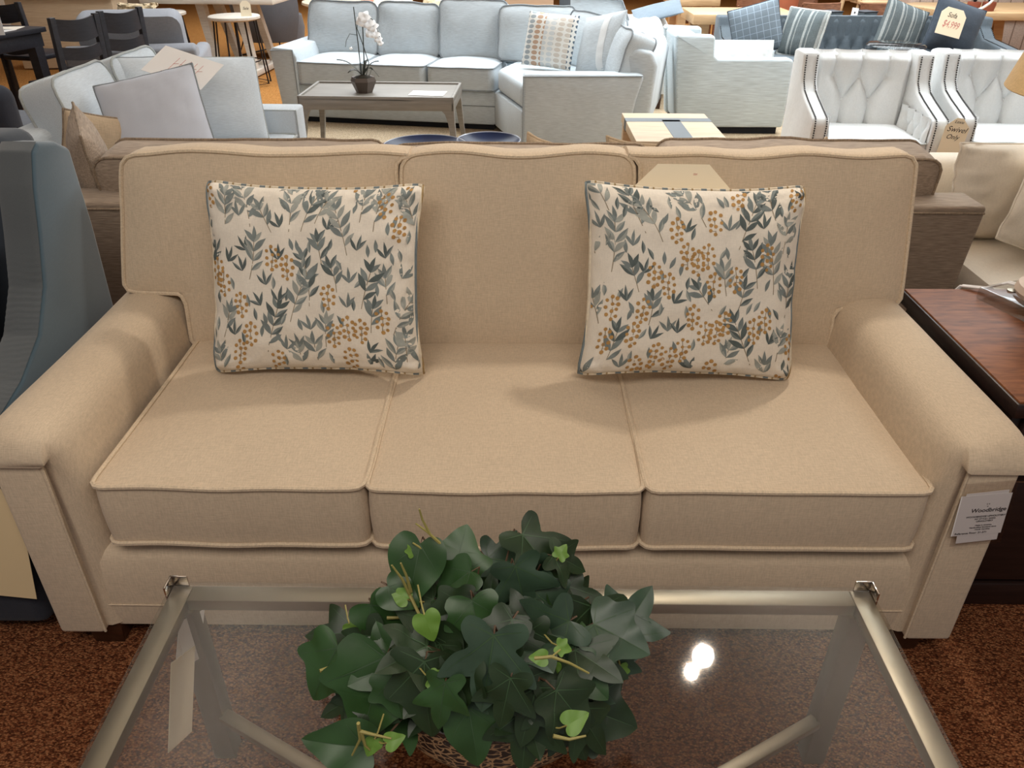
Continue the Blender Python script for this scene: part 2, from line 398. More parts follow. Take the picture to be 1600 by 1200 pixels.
# ------------------------------------------------------------------ the floor
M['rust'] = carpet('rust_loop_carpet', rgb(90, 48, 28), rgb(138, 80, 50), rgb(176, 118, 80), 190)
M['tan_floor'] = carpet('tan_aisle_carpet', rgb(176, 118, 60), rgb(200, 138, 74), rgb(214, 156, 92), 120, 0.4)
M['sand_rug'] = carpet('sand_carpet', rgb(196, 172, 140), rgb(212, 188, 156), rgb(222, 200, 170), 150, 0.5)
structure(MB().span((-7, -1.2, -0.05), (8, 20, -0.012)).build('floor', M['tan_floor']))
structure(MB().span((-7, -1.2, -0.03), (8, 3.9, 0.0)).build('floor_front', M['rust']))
structure(MB().prism([(-1.55, 4.6), (2.6, 4.6), (2.6, 8.8), (-0.6, 8.8), (-2.3, 6.25)], -0.03, -0.002, 'z').build('floor_display', M['sand_rug']))

# ------------------------------------------------------------------ the beige three-seat sofa
SX, SY = -0.026, 1.255
sofa = thing('sofa', 'beige linen three-seat sofa with welted cushions, behind the glass table', 'sofa', (SX, SY, 0))
ARM = [(-1.033, 0.07), (-1.033, 0.30), (-1.034, 0.48), (-1.040, 0.545), (-1.050, 0.575), (-1.049, 0.597), (-1.036, 0.612), (-1.010, 0.619), (-0.975, 0.621), (-0.940, 0.617), (-0.914, 0.606), (-0.896, 0.588), (-0.886, 0.56), (-0.879, 0.52), (-0.871, 0.45), (-0.867, 0.36), (-0.868, 0.26), (-0.872, 0.07)]
def arm_mesh(sg):
    """flat-topped arm whose front rolls down over the narrower front panel"""
    b = MB(); ys = [-0.026, -0.024, -0.017, -0.006, 0.001, 0.008, 0.02, 0.04, 0.07, 0.12, 0.22, 0.35, 0.5, 0.7, 0.93]; rings = []
    for y in ys:
        e = 1.0 if y >= 0.055 else math.sqrt(max(0, 1 - ((0.055 - y) / 0.082) ** 2))
        e2 = 1.0 if y >= 0.07 else math.sqrt(max(0, 1 - ((0.07 - max(0, y)) / 0.07) ** 2))
        ring = []
        for x, z in ARM:
            if z > 0.553: z = 0.553 + (z - 0.553) * e; x = x if x < -0.97 else -0.915 + (x + 0.915) * max(e2, 0.15 * e)
            else:
                if x > -0.97: x = -0.925 + (x + 0.925) * e2
                if y < 0.0005: z = 0.550; x = max(-1.046, min(-0.92, x))
            d = noise.noise(Vector((x * 8, y * 5, z * 8 + sg))) * 0.004 + (0.003 * math.sin(x * 75) if (y < 0.03 and z > 0.553) else 0)
            ring.append(((x) * -sg, y - d, z + d))
        rings.append(ring)
    n = len(ARM); vs = [p for r_ in rings for p in r_]
    b.add(vs, [(i * n + j, i * n + (j + 1) % n, (i + 1) * n + (j + 1) % n, (i + 1) * n + j) for i in range(len(ys) - 1) for j in range(n)])
    b.add(rings[0], [tuple(range(n))]); b.add(rings[-1], [tuple(range(n))])
    return b
for sg in (-1, 1):
    arm_mesh(sg).build('armrest', M['linen'], sofa, angle=75)
    xo, xi = sg * 1.033, sg * 0.928
    pn = MB().span((xo, -0.016, 0.06), (xi, 0.03, 0.552), 0.010, seg=3).build('front_panel', M['linen'], sofa)
    MB().tube([(xi, -0.013, 0.065), (xi, -0.015, 0.3), (xi, -0.015, 0.548), (sg * 0.98, -0.016, 0.552), (xo, -0.012, 0.552)], 0.0032, 6).build('piping', M['linen_pipe'], pn)
    for yy in (0.045, 0.86):
        MB().prism([(sg * 0.945 - 0.035, 0.0), (sg * 0.945 + 0.035, 0.0), (sg * 0.945 + 0.042, 0.066), (sg * 0.945 - 0.042, 0.066)], yy - 0.035, yy + 0.035, 'y', 0.004).build('foot', M['foot_wood'], sofa)
rp = [(0.012, 0.062), (0.006, 0.10), (0.006, 0.20), (0.009, 0.262), (0.02, 0.288), (0.045, 0.304), (0.09, 0.312), (0.9, 0.312), (0.9, 0.062)]
rail = MB().prism(rp, -0.93, 0.93, 'x').build('seat_rail', M['linen'], sofa, angle=50)
MB().tube([(-0.93, 0.004, 0.134), (0, 0.003, 0.132), (0.93, 0.004, 0.134)], 0.0018, 6).build('seam', M['linen_pipe'], rail)
MB().span((-1.0, 0.80, 0.1), (1.0, 0.93, 0.84), 0.04, seg=4).build('back_frame', M['linen'], sofa)
# seat cushions
def seat_warp(p): p.z -= 0.012 * ss(0.25, 0.0, p.y) * 0; return p
for k, (a, b_) in enumerate(((-0.850, -0.290), (-0.281, 0.288), (0.296, 0.880))):
    boxed(sofa, 'seat_cushion', a, b_, -0.004, 0.66, 0.150, 0.045, (0, 0, 0.410 - 0.004 * (k == 1)), None, M['linen'], M['linen_pipe'], rc=0.022, spread=0.22, flat=True, nx=26, n=22, welt=0.0055, seed=k + 2, wob=0.003, bulge=0.004)
# back cushions: the outer two have ears that reach over the arms
def ear_rows(inner, outer0, outer1, other, ve, H, side, rc=0.035, n=13):
    out = []
    def oth(v):
        d = min(v, H - v); return other + (rc - math.sqrt(max(0, rc * rc - (rc - d) ** 2)) if d < rc else 0) * (1 if side > 0 else -1) * -1
    lst = []
    for i in range(8):
        v = ve * (0.5 - 0.5 * math.cos(PI * i / 7)) * 0.985; d = v
        ins = rc - math.sqrt(max(0, rc * rc - (rc - d) ** 2)) if d < rc else 0.0
        g = max(0.0, v - (ve - 0.03)); ins -= (0.03 - math.sqrt(max(0, 0.0009 - g * g))) if g > 0 else 0
        lst.append((v, inner - ins * side * 1.0))
    lst.append((ve - 0.001, inner + side * 0.05)); lst.append((ve, inner + side * 0.09)); lst.append((ve + 0.002, outer0 - side * 0.035))
    for i in range(1, n + 1):
        a = 0.5 - 0.5 * math.cos(PI * i / n); v = ve + 0.002 + (H - ve - 0.002) * a; f = (v - ve) / (H - ve); o = outer0 + (outer1 - outer0) * f
        d = min(v - ve, H - v); r2 = 0.03
        ins = r2 - math.sqrt(max(0, r2 * r2 - (r2 - d) ** 2)) if d < r2 else 0.0
        lst.append((v, o - side * ins))
    for v, x in lst:
        out.append((v, x, oth(v)) if side < 0 else (v, oth(v), x))
    return out
HB = 0.524; tilt = R(-9)
def back_warp(seed):
    def w(p):
        p.z += 0.010 * ss(0.40, HB, p.z) * (noise.noise(Vector((p.x * 5.5, seed, 2.0))) + 0.35 * math.sin(p.x * 17 + seed))
        return p
    return w
LR = ear_rows(-0.868, -1.030, -0.972, -0.284, 0.165, HB, -1)
RR = ear_rows(0.878, 1.052, 1.022, 0.338, 0.135, HB, 1)
for k, (rows, a, b_) in enumerate(((LR, 0, 0), (None, -0.266, 0.316), (RR, 0, 0))):
    boxed(sofa, 'back_cushion', a, b_, 0, HB, 0.15, 0.030, (0, 0.702, 0.448), (tilt, 0, 0), M['linen'], M['linen_pipe'], rc=0.035, spread=0.09, nx=26, n=22, welt=0.0055, rows=rows, seed=k + 11, wob=0.003, bulge=0.016, warp=back_warp(k * 3.3 + 1))

# ------------------------------------------------------------------ the two printed pillows
def leaf2d(L, w, n=7):
    """half outlines and midrib of a pointed leaf along +b"""
    pts = []
    for i in range(n + 1):
        t = i / n; pts.append((w * (math.sin(PI * t ** 0.9) ** 1.15), L * t))
    return pts
def printed_pillow(label, loc, rx, ry, rz, phase, seed):
    W, H = 0.538, 0.478
    t = thing('throw_pillow', label, 'pillow', loc, 0, 'printed pillows on the beige sofa'); t.rotation_mode = 'ZXY'; t.rotation_euler = (rx, ry, rz)
    f = pillow_fn(W, H, 0.17, 0.105, 3.0, seed=seed, wr=0.007, ear=0.035, knob=0.032)
    b, p = pillow_mb(f, 56, 0, 0.005)
    rnd = random.Random(seed)
    def on(a, c, lift):
        u = max(-0.985, min(0.985, a / (W / 2))); v = max(-0.985, min(0.985, c / (H / 2)))
        q = f(u, v, -1); d = 0.004
        du = f(min(1, u + d), v, -1) - f(max(-1, u - d), v, -1); dv = f(u, min(1, v + d), -1) - f(u, max(-1, v - d), -1)
        nn = du.cross(dv)
        if nn.length < 1e-12: nn = Vector((0, -1, 0))
        nn.normalize()
        if nn.y > 0: nn = -nn
        return q + nn * lift
    cnt = [0]
    def inside(a, c): return abs(a) < W / 2 * 0.985 and abs(c) < H / 2 * 0.985
    def leaf(a, c, ang, L, w, mat, mat2=None):
        if not inside(a, c): return
        cnt[0] += 1; lift = 0.0005 + (cnt[0] % 13) * 0.00003; ca, sa = math.cos(ang), math.sin(ang); prof = leaf2d(L, w)
        bend = rnd.uniform(-0.12, 0.12)
        def X(x, y):
            x += bend * L * math.sin(PI * y / L) * 0.5
            return on(a + x * ca - y * sa, c + x * sa + y * ca, lift)
        lf = [X(-x, y) for x, y in prof]; md = [X(0, y) for x, y in prof]; rt = [X(x, y) for x, y in prof]; n = len(prof)
        b.add(lf + md, [(i, i + 1, n + i + 1, n + i) for i in range(n - 1)], mat)
        b.add(md + rt, [(i, i + 1, n + i + 1, n + i) for i in range(n - 1)], mat if mat2 is None else mat2)
    def dot(a, c, r, lift=0.0010):
        if not inside(a, c): return
        vs = [on(a, c, lift)] + [on(a + r * math.cos(2 * PI * k / 9), c + r * math.sin(2 * PI * k / 9), lift) for k in range(9)]
        b.add(vs, [(0, 1 + k, 1 + (k + 1) % 9) for k in range(9)], 4)
    def line(pts, w=0.0009):
        for (a0, c0), (a1, c1) in zip(pts, pts[1:]):
            if not (inside(a0, c0) and inside(a1, c1)): continue
            l = math.hypot(a1 - a0, c1 - c0) or 1; nx, ny = -(c1 - c0) / l * w, (a1 - a0) / l * w
            b.add([on(a0 + nx, c0 + ny, 0.0004), on(a1 + nx, c1 + ny, 0.0004), on(a1 - nx, c1 - ny, 0.0004), on(a0 - nx, c0 - ny, 0.0004)], [(0, 1, 2, 3)], 5)
    def branch(a, c, ang, n, L, sp, m1, m2, lean=0.0):
        x, y, an = a, c, ang; pts = [(x, y)]
        for k in range(n):
            nx_, ny_ = x - math.sin(an) * sp, y + math.cos(an) * sp; s_ = 1 if k % 2 else -1
            sz = L * (0.8 + 0.35 * math.sin(PI * (k + 0.6) / n))
            leaf(nx_, ny_, an + s_ * rnd.uniform(0.55, 0.8), sz, sz * 0.155, m1 if rnd.random() < 0.6 else m2, m2 if rnd.random() < .4 else None)
            if k > 0: leaf(nx_, ny_, an - s_ * rnd.uniform(0.5, 0.75), sz * 0.85, sz * 0.14, m2, m1 if rnd.random() < .4 else None)
            x, y = nx_, ny_; an += lean; pts.append((x, y))
        leaf(x, y, an, L * 0.95, L * 0.13, m1); line(pts)
    def fan(a, c, ang, n, L, m1):
        for k in range(n):
            leaf(a, c, ang + (k - (n - 1) / 2) * 0.62 + rnd.uniform(-.1, .1), L * (1 - 0.12 * abs(k - (n - 1) / 2)), L * 0.10, m1, 2 if rnd.random() < 0.3 else None)
    def berries(a, c, flip):
        line([(a, c + 0.045), (a + flip * 0.004, c + 0.02), (a, c - 0.01)])
        for k, (x, y) in enumerate([(0.002, 0.046), (0.013, 0.04), (-0.010, 0.036), (0.018, 0.026), (0.003, 0.026), (-0.012, 0.018), (0.013, 0.012), (0.001, 0.008), (-0.011, 0.001), (0.012, -0.004), (0.001, -0.012)]):
            dot(a + flip * x + rnd.uniform(-.0015, .0015), c + y + rnd.uniform(-.0015, .0015), rnd.uniform(0.0042, 0.0055))
            if k % 3 == 0: line([(a, c + y), (a + flip * x, c + y)], 0.0006)
    placed = []
    def fits(a0, c0, ang, L, rad):
        smp = [(a0 - math.sin(ang) * L * q / 4, c0 + math.cos(ang) * L * q / 4) for q in range(5)]
        for (sx, sy, sr) in placed:
            for (x, y) in smp:
                if (x - sx) ** 2 + (y - sy) ** 2 < (rad + sr) ** 2: return False
        placed.extend([(x, y, rad) for x, y in smp]); return True
    kinds = ['long'] * 7 + ['short'] * 5 + ['berry'] * 4 + ['fan'] * 2
    for k in range(9000):
        a0 = rnd.uniform(-0.29, 0.29); c0 = rnd.uniform(-0.32, 0.27); ang = rnd.gauss(0.0, 0.28); kd = kinds[k % len(kinds)]
        if k > 5000: kd = ('short', 'berry', 'short', 'twig', 'twig')[k % 5]
        if kd == 'long':
            if fits(a0, c0, ang, 0.115, 0.0142): branch(a0, c0, ang, rnd.choice((4, 5)), 0.044, 0.024, *rnd.choice(((2, 3), (1, 2), (3, 2), (2, 1))), rnd.uniform(-.08, .08))
        elif kd == 'short':
            if fits(a0, c0, ang, 0.075, 0.0122): branch(a0, c0, ang, 3, 0.041, 0.021, *rnd.choice(((1, 2), (2, 3), (3, 2))), rnd.uniform(-.1, .1))
        elif kd == 'berry':
            if fits(a0, c0 - 0.012, ang * .5, 0.055, 0.0098): berries(a0, c0, rnd.choice((1, -1)))
        elif kd == 'fan':
            if fits(a0, c0, ang, 0.034, 0.0098): fan(a0, c0, ang, 3, 0.042, rnd.choice((1, 1, 2)))
        elif fits(a0, c0, ang, 0.03, 0.0050): leaf(a0, c0, ang + rnd.uniform(-.4, .4), 0.034, 0.0052, rnd.choice((1, 2, 3)), 2)
    b.build('cover', [M['print_cloth'], M['leaf_dark'], M['leaf_mid'], M['leaf_pale'], M['berry'], M['stem']], t, angle=80, weld=False, recalc=False)
    p.build('piping', M['print_pipe'], t)
    return t
printed_pillow('square pillow printed with grey-blue leaves and ochre berries, against left and middle back cushions', (-0.492, 1.650, 0.514), R(-22), R(0.6), R(1), (0.02, 0.03), 3)
printed_pillow('square pillow printed with grey-blue leaves and ochre berries, in front of the blank octagonal card', (0.410, 1.628, 0.522), R(-22), R(1.2), R(-1), (0.075, 0.0), 8)

# octagonal blank card hung on the right back cushion
def cut_card(w, h, c, t=0.0012):
    return MB().prism([(-w / 2, -h / 2), (w / 2, -h / 2), (w / 2, h / 2 - c), (w / 2 - c, h / 2), (-w / 2 + c, h / 2), (-w / 2, h / 2 - c)], -t / 2, t / 2, 'y')
ct = thing('hang_tag', 'large cream card with cut corners, tucked behind a printed pillow', 'tag', (0.400, 1.872, 0.862), rot=(R(-9), R(0.5), 0))
cut_card(0.265, 0.235, 0.07).build('card', M['paper'], ct)
lettering('tax', 0.016, M['red_ink'], ct, (0.03, -0.0012, 0.095), shear=0.3, name='handwriting').scale = (0.5, 0.6, 1)

# sleeve of papers pinned to the right front panel
sl = thing('tag_sleeve', 'clear plastic sleeve holding two printed white papers, on the sofa arm front', 'tag', (0.953, 1.231, 0.452), rot=(R(-2), R(-4), R(3)))
MB().span((-0.05, -0.0012, -0.085), (0.057, -0.0006, 0.078), 0).build('sleeve', M['clear'], sl)
MB().span((-0.040, 0.0006, -0.078), (0.046, 0.0012, 0.052), 0).build('back_paper', M['white_paper'], sl, rot=(0, R(-2), 0))
pp = MB().span((-0.052, -0.0002, -0.058), (0.052, 0.0003, 0.046), 0).build('front_paper', M['white_paper'], sl)
lettering('Woodbridge', 0.0140, M['ink'], pp, (0.012, -0.0006, 0.006), bold=0.00012, shear=0.12)
lettering('v v\nv', 0.006, M['ink'], pp, (0.008, -0.0006, 0.019), name='crest')
for i, (tx, s_) in enumerate((('WOODBRIDGE UPHOLSTERY', 0.0062), ('MY STYLE I SOFA', 0.0058), ('UPHOLSTERY', 0.0058), ('Made in America', 0.005), ('Handcrafted furniture since', 0.005), ('North Carolina', 0.005))):
    lettering(tx, s_, M['ink'], pp, (0.010, -0.0006, (-0.010, -0.0165, -0.0225, -0.033, -0.0385, -0.044)[i]))
lettering('Reference Floor: 21-571', 0.0068, M['ink'], pp, (-0.012, -0.0006, -0.0525))

# ------------------------------------------------------------------ the glass coffee table
M['shaded_nickel'] = plain('shaded_nickel', rgb(118, 110, 100), 0.35, 1.0, var=0.05, scale=40)  # the frame's nickel, darkened in colour for shade and floor reflection on the legs
gt = thing('glass_table', 'rectangular glass coffee table on a brushed nickel frame, in front of the beige sofa', 'coffee table', (0.009, 0.655, 0))
hx, hy = 0.630, 0.357
MB().span((-hx, -hy, 0.453), (hx, hy, 0.463), 0.0015, seg=1).build('glass_top', M['glass_top'], gt)
for sg in (-1, 1):
    MB().span((-hx + 0.036, sg * (hy - 0.036), 0.428), (hx - 0.036, sg * hy, 0.4525), 0.002).build('rail', M['nickel'], gt)
    MB().span((sg * hx, -hy, 0.428), (sg * (hx - 0.036), hy, 0.4525), 0.002).build('rail', M['nickel'], gt)
    for sy in (-1, 1):
        cx, cy = sg * (hx - 0.023), sy * (hy - 0.023)
        MB().span((cx - 0.021, cy - 0.021, 0.0), (cx + 0.021, cy + 0.021, 0.429), 0.002).build('leg', M['shaded_nickel'], gt)
        cl = MB().span((sg * (hx + 0.004), sy * (hy + 0.004), 0.44), (sg * (hx + 0.0005), sy * (hy - 0.028), 0.474), 0.001).span((sg * (hx + 0.004), sy * (hy + 0.004), 0.44), (sg * (hx - 0.028), sy * (hy + 0.0005), 0.474), 0.001)
        cl.build('corner_clip', M['chrome'], gt)
    a = math.atan2(-(hy - 0.03), sg * (hx - 0.03)); L = math.hypot(hx - 0.03, hy - 0.03)
MB().box((0, 0, 0.130), (2 * L - 0.03, 0.026, 0.018), 0.002, rot=(0, 0, math.atan2(hy - 0.03, hx - 0.03))).build('stretcher', M['nickel'], gt)
MB().box((0, 0, 0.131), (2 * L - 0.03, 0.026, 0.018), 0.002, rot=(0, 0, -math.atan2(hy - 0.03, hx - 0.03))).build('stretcher', M['nickel'], gt)
for (x, y, z, w, h, rz, ry, col, lab) in ((-0.601, 0.900, 0.285, 0.07, 0.17, 78, 24, 'paper', 'long cream price card hanging under the left table rail, its corner pointing down'), (-0.592, 0.962, 0.365, 0.06, 0.10, 66, 22, 'white_paper', 'short white price card hanging behind the cream one under the table rail')):
    t = thing('hang_tag', lab, 'tag', (x, y, z)); t.rotation_mode = 'XYZ'; t.rotation_euler = (0, R(ry), R(rz))
    MB().span((-w / 2, -0.0006, -h / 2), (w / 2, 0.0006, h / 2)).build('card', M[col], t)
    MB().tube([(0, 0, h / 2 - 0.01), (-0.008, 0, h / 2 + 0.02), (-0.02, 0, 0.428 - z + 0.0)], 0.0008, 5).build('string', M['white_paper'], t)

# ------------------------------------------------------------------ ivy in a leopard-print planter
def leopard(name):
    m, N, L, B = new_mat(name)
    tc = N.new('ShaderNodeTexCoord'); vo = N.new('ShaderNodeTexVoronoi'); vo.feature = 'DISTANCE_TO_EDGE'; vo.inputs['Scale'].default_value = 62
    mp = N.new('ShaderNodeMapping'); mp.inputs['Scale'].default_value = (1, 1, 1.6); L.new(tc.outputs['Object'], mp.inputs['Vector'])
    nz = N.new('ShaderNodeTexNoise'); nz.inputs['Scale'].default_value = 40; L.new(mp.outputs['Vector'], nz.inputs['Vector'])
    mx = N.new('ShaderNodeMix'); mx.data_type = 'RGBA'; mx.inputs['Factor'].default_value = 0.03
    L.new(mp.outputs['Vector'], mx.inputs['A']); L.new(nz.outputs['Color'], mx.inputs['B']); L.new(mx.outputs['Result'], vo.inputs['Vector'])
    cr = N.new('ShaderNodeValToRGB'); cr.color_ramp.elements[0].position = 0.06; cr.color_ramp.elements[0].color = rgb(190, 150, 108)
    cr.color_ramp.elements[1].position = 0.11; cr.color_ramp.elements[1].color = rgb(48, 30, 22)
    L.new(vo.outputs['Distance'], cr.inputs['Fac']); L.new(cr.outputs['Color'], B.inputs['Base Color']); B.inputs['Roughness'].default_value = 0.5
    return m
M['leopard'] = leopard('leopard_print')
IX, IY = -0.028, 0.728
ivy = thing('potted_ivy', 'bushy green ivy in a leopard-print planter on the glass table', 'plant', (IX, IY, 0.4635))
def oval(p): return Vector((p.x * 1.12, p.y * 0.70, p.z))
pot = MB().lathe([(0.095, 0.0), (0.115, 0.004), (0.124, 0.02), (0.130, 0.05), (0.131, 0.085), (0.134, 0.094), (0.134, 0.100), (0.122, 0.100), (0.118, 0.085), (1e-5, 0.080)], 48, xf=oval)
pot = pot.build('planter', [M['leopard']], ivy)
MB().lathe([(0.131, 0.088), (0.136, 0.093), (0.136, 0.100), (0.130, 0.103), (0.122, 0.101)], 48, xf=oval, cap=False).build('rim', M['foot_wood'], pot)
MB().lathe([(0.120, 0.082), (0.09, 0.092), (0.05, 0.096), (1e-5, 0.098)], 24, xf=oval).build('moss', M['soil'], ivy)
LOBED = [(0, 0.02), (0.13, -0.14), (0.34, -0.20), (0.43, -0.08), (0.36, 0.08), (0.30, 0.17), (0.46, 0.28), (0.58, 0.44), (0.62, 0.58), (0.46, 0.56), (0.30, 0.50), (0.22, 0.53), (0.20, 0.68), (0.13, 0.86), (0, 1.02)]
BROAD = [(0, 0.02), (0.16, -0.12), (0.40, -0.14), (0.50, 0.02), (0.47, 0.14), (0.48, 0.22), (0.58, 0.36), (0.60, 0.48), (0.50, 0.54), (0.40, 0.56), (0.32, 0.62), (0.26, 0.72), (0.16, 0.88), (0.06, 0.98), (0, 1.02)]
HEART = [(0, 0.02), (0.12, -0.12), (0.32, -0.14), (0.46, 0.0), (0.50, 0.18), (0.46, 0.36), (0.36, 0.54), (0.24, 0.72), (0.12, 0.9), (0, 1.0)]
def smooth_outline(p):
    out = []
    for i in range(len(p) - 1):
        a, b_, c_, d = p[max(i - 1, 0)], p[i], p[i + 1], p[min(i + 2, len(p) - 1)]
        for t in (0, 1 / 3, 2 / 3):
            out.append(tuple(0.5 * (2 * b_[k] + (c_[k] - a[k]) * t + (2 * a[k] - 5 * b_[k] + 4 * c_[k] - d[k]) * t * t + (3 * b_[k] - a[k] - 3 * c_[k] + d[k]) * t ** 3) for k in (0, 1)))
    return out + [p[-1]]
LOBED, BROAD, HEART = smooth_outline(LOBED), smooth_outline(BROAD), smooth_outline(HEART)
def ivy_leaf(mb, base, tip_dir, normal, size, shape, mi, vein, rnd, fold=0.25, curl=0.35, wide=1.0):
    y = Vector(tip_dir).normalized(); n = Vector(normal); n = (n - y * n.dot(y))
    n = n.normalized() if n.length > 1e-4 else y.orthogonal().normalized()
    x = y.cross(n).normalized()
    def P(px, py, up=0.0):
        px *= wide
        h = fold * abs(px) * 0.55 - curl * (max(0, py) ** 2) * 0.32 - 0.25 * curl * px * px + 0.035 * math.sin(py * 9 + px * 7 + ph) * min(1, abs(px) * 3)
        return Vector(base) + (x * px + y * py + n * (h + up)) * size
    ph = rnd.uniform(0, 6)
    for sg in (1, -1):
        vs = []; n_ = len(shape)
        for f in (0.0, 0.36, 0.7, 1.0):
            for (px, py) in shape:
                cy = max(0.0, min(1.0, py * 0.93)); vs.append(P(sg * px * f, cy + (py - cy) * f if f else cy))
        fs = [(k * n_ + i, k * n_ + i + 1, (k + 1) * n_ + i + 1, (k + 1) * n_ + i) for k in range(3) for i in range(n_ - 1)]
        mb.add(vs, fs, mi)
    if vein is not None:
        tips = [(0, 0.94)] + ([(s * 0.52, 0.5) for s in (1, -1)] + [(s * 0.33, -0.1) for s in (1, -1)] if shape is not HEART else [(s * 0.36, 0.35) for s in (1, -1)])
        for tx, ty in tips:
            k = 6; l = math.hypot(tx, ty) or 1; nx, ny = -ty / l, tx / l; vs = []
            for i in range(k + 1):
                f = i / k; w = 0.011 * (1 - 0.75 * f)
                vs += [P(tx * f + nx * w, 0.02 + (ty - 0.02) * f + ny * w, 0.006), P(tx * f - nx * w, 0.02 + (ty - 0.02) * f - ny * w, 0.006)]
            mb.add(vs, [(2 * i, 2 * i + 1, 2 * i + 3, 2 * i + 2) for i in range(k)], vein)
HERO = [(-0.263, 0.7, 0.611, 0.087, -0.57, -0.43, -0.7, 'B', 'm'), (-0.226, 0.6, 0.601, 0.081, -0.94, 0.17, 0.29, 'H', 'm'), (-0.184, 0.66, 0.626, 0.101, -0.46, -0.46, -0.76, 'B', 'm'), (-0.28, 0.82, 0.551, 0.084, -1.0, -0.05, -0.08, 'L', 'd'), (-0.111, 0.62, 0.666, 0.103, 0.27, -0.5, -0.83, 'B', 'd'), (-0.078, 0.8, 0.742, 0.075, 0.08, 0.52, 0.85, 'B', 'm'), (-0.009, 0.84, 0.686, 0.07, 1.0, -0.04, -0.07, 'L', 'b'), (0.036, 0.82, 0.712, 0.091, 0.82, -0.29, -0.49, 'L', 'd'), (0.075, 0.8, 0.724, 0.054, 0.94, -0.17, -0.29, 'L', 'd'), (0.008, 0.76, 0.712, 0.074, 0.51, -0.45, -0.74, 'L', 'b'), (0.169, 0.78, 0.64, 0.078, 0.64, 0.4, 0.66, 'L', 'b'), (0.072, 0.8, 0.678, 0.064, 0.77, -0.33, -0.55, 'B', 'd'), (-0.032, 0.62, 0.718, 0.096, -0.08, -0.52, -0.85, 'L', 'b'), (0.038, 0.7, 0.693, 0.08, -0.86, -0.27, -0.43, 'L', 'b'), (0.1, 0.72, 0.661, 0.095, 0.01, -0.52, -0.85, 'B', 'd'), (0.055, 0.6, 0.655, 0.07, 0.18, -0.51, -0.84, 'L', 'd'), (0.121, 0.66, 0.581, 0.086, 0.94, -0.17, -0.29, 'B', 'd'), (0.017, 0.6, 0.661, 0.078, -0.34, -0.49, -0.8, 'L', 'd'), (-0.085, 0.76, 0.721, 0.065, -0.86, -0.27, -0.43, 'B', 'm'), (-0.136, 0.76, 0.741, 0.082, -0.25, -0.5, -0.83, 'H', 'm'), (-0.175, 0.74, 0.663, 0.079, 0.51, -0.45, -0.74, 'B', 'm'), (-0.096, 0.68, 0.666, 0.075, 0.51, -0.45, -0.74, 'H', 'd'), (-0.053, 0.62, 0.642, 0.084, 0.09, -0.52, -0.85, 'H', 'm'), (0.099, 0.62, 0.608, 0.078, 0.87, -0.25, -0.43, 'L', 'd'), (0.133, 0.72, 0.587, 0.072, 0.18, -0.51, -0.84, 'L', 'b'), (-0.097, 0.82, 0.7, 0.064, -0.82, 0.29, 0.49, 'L', 'd'), (-0.152, 0.74, 0.719, 0.047, 0.87, -0.25, -0.43, 'H', 'm'), (-0.174, 0.7, 0.666, 0.059, -0.35, 0.48, 0.8, 'H', 'm'), (-0.143, 0.7, 0.615, 0.078, -0.49, -0.45, -0.74, 'B', 'd'), (0.062, 0.66, 0.656, 0.066, 0.51, -0.45, -0.74, 'L', 'd'), (-0.089, 0.72, 0.706, 0.068, -0.99, 0.08, 0.15, 'B', 'd'), (-0.05, 0.7, 0.71, 0.066, 0.18, -0.51, -0.84, 'B', 'm'), (-0.004, 0.72, 0.707, 0.059, -0.94, 0.17, 0.29, 'L', 'd'), (0.048, 0.76, 0.682, 0.062, 0.94, -0.17, -0.29, 'B', 'b'), (0.09, 0.78, 0.661, 0.063, 0.71, -0.36, -0.6, 'L', 'd'), (0.102, 0.68, 0.631, 0.076, 0.35, -0.48, -0.8, 'L', 'd'), (-0.223, 0.74, 0.591, 0.064, -0.86, -0.27, -0.43, 'L', 'm'), (-0.228, 0.68, 0.566, 0.053, -0.17, -0.51, -0.84, 'L', 'd'), (-0.151, 0.64, 0.641, 0.057, 0.35, -0.48, -0.8, 'B', 'm'), (-0.088, 0.6, 0.684, 0.062, -0.17, -0.51, -0.84, 'L', 'm'), (-0.011, 0.6, 0.691, 0.065, -0.17, -0.51, -0.84, 'L', 'd'), (0.036, 0.62, 0.683, 0.059, 0.87, -0.25, -0.43, 'L', 'd'), (-0.02, 0.66, 0.727, 0.064, -0.49, -0.45, -0.74, 'B', 'd'), (0.012, 0.66, 0.692, 0.065, 0.51, -0.45, -0.74, 'L', 'd'), (-0.076, 0.7, 0.667, 0.059, -0.35, 0.48, 0.8, 'B', 'd'), (-0.035, 0.76, 0.7, 0.061, 0.17, 0.51, 0.84, 'L', 'd'), (-0.068, 0.8, 0.695, 0.054, 0.49, 0.45, 0.74, 'L', 'd'), (0.134, 0.74, 0.622, 0.054, -0.34, -0.49, -0.8, 'L', 'd'), (0.07, 0.6, 0.674, 0.07, 0.65, -0.39, -0.65, 'B', 'd'), (-0.066, 0.62, 0.694, 0.062, -0.34, -0.49, -0.8, 'B', 'd'), (-0.146, 0.74, 0.651, 0.053, -0.77, 0.33, 0.55, 'L', 'd'), (-0.184, 0.64, 0.589, 0.05, 0.51, -0.45, -0.74, 'L', 'd'), (-0.051, 0.6, 0.622, 0.076, 0.09, -0.52, -0.85, 'H', 'm'), (0.014, 0.6, 0.623, 0.076, -0.17, -0.51, -0.84, 'L', 'd'), (0.079, 0.62, 0.595, 0.066, 0.35, -0.48, -0.8, 'L', 'd')]
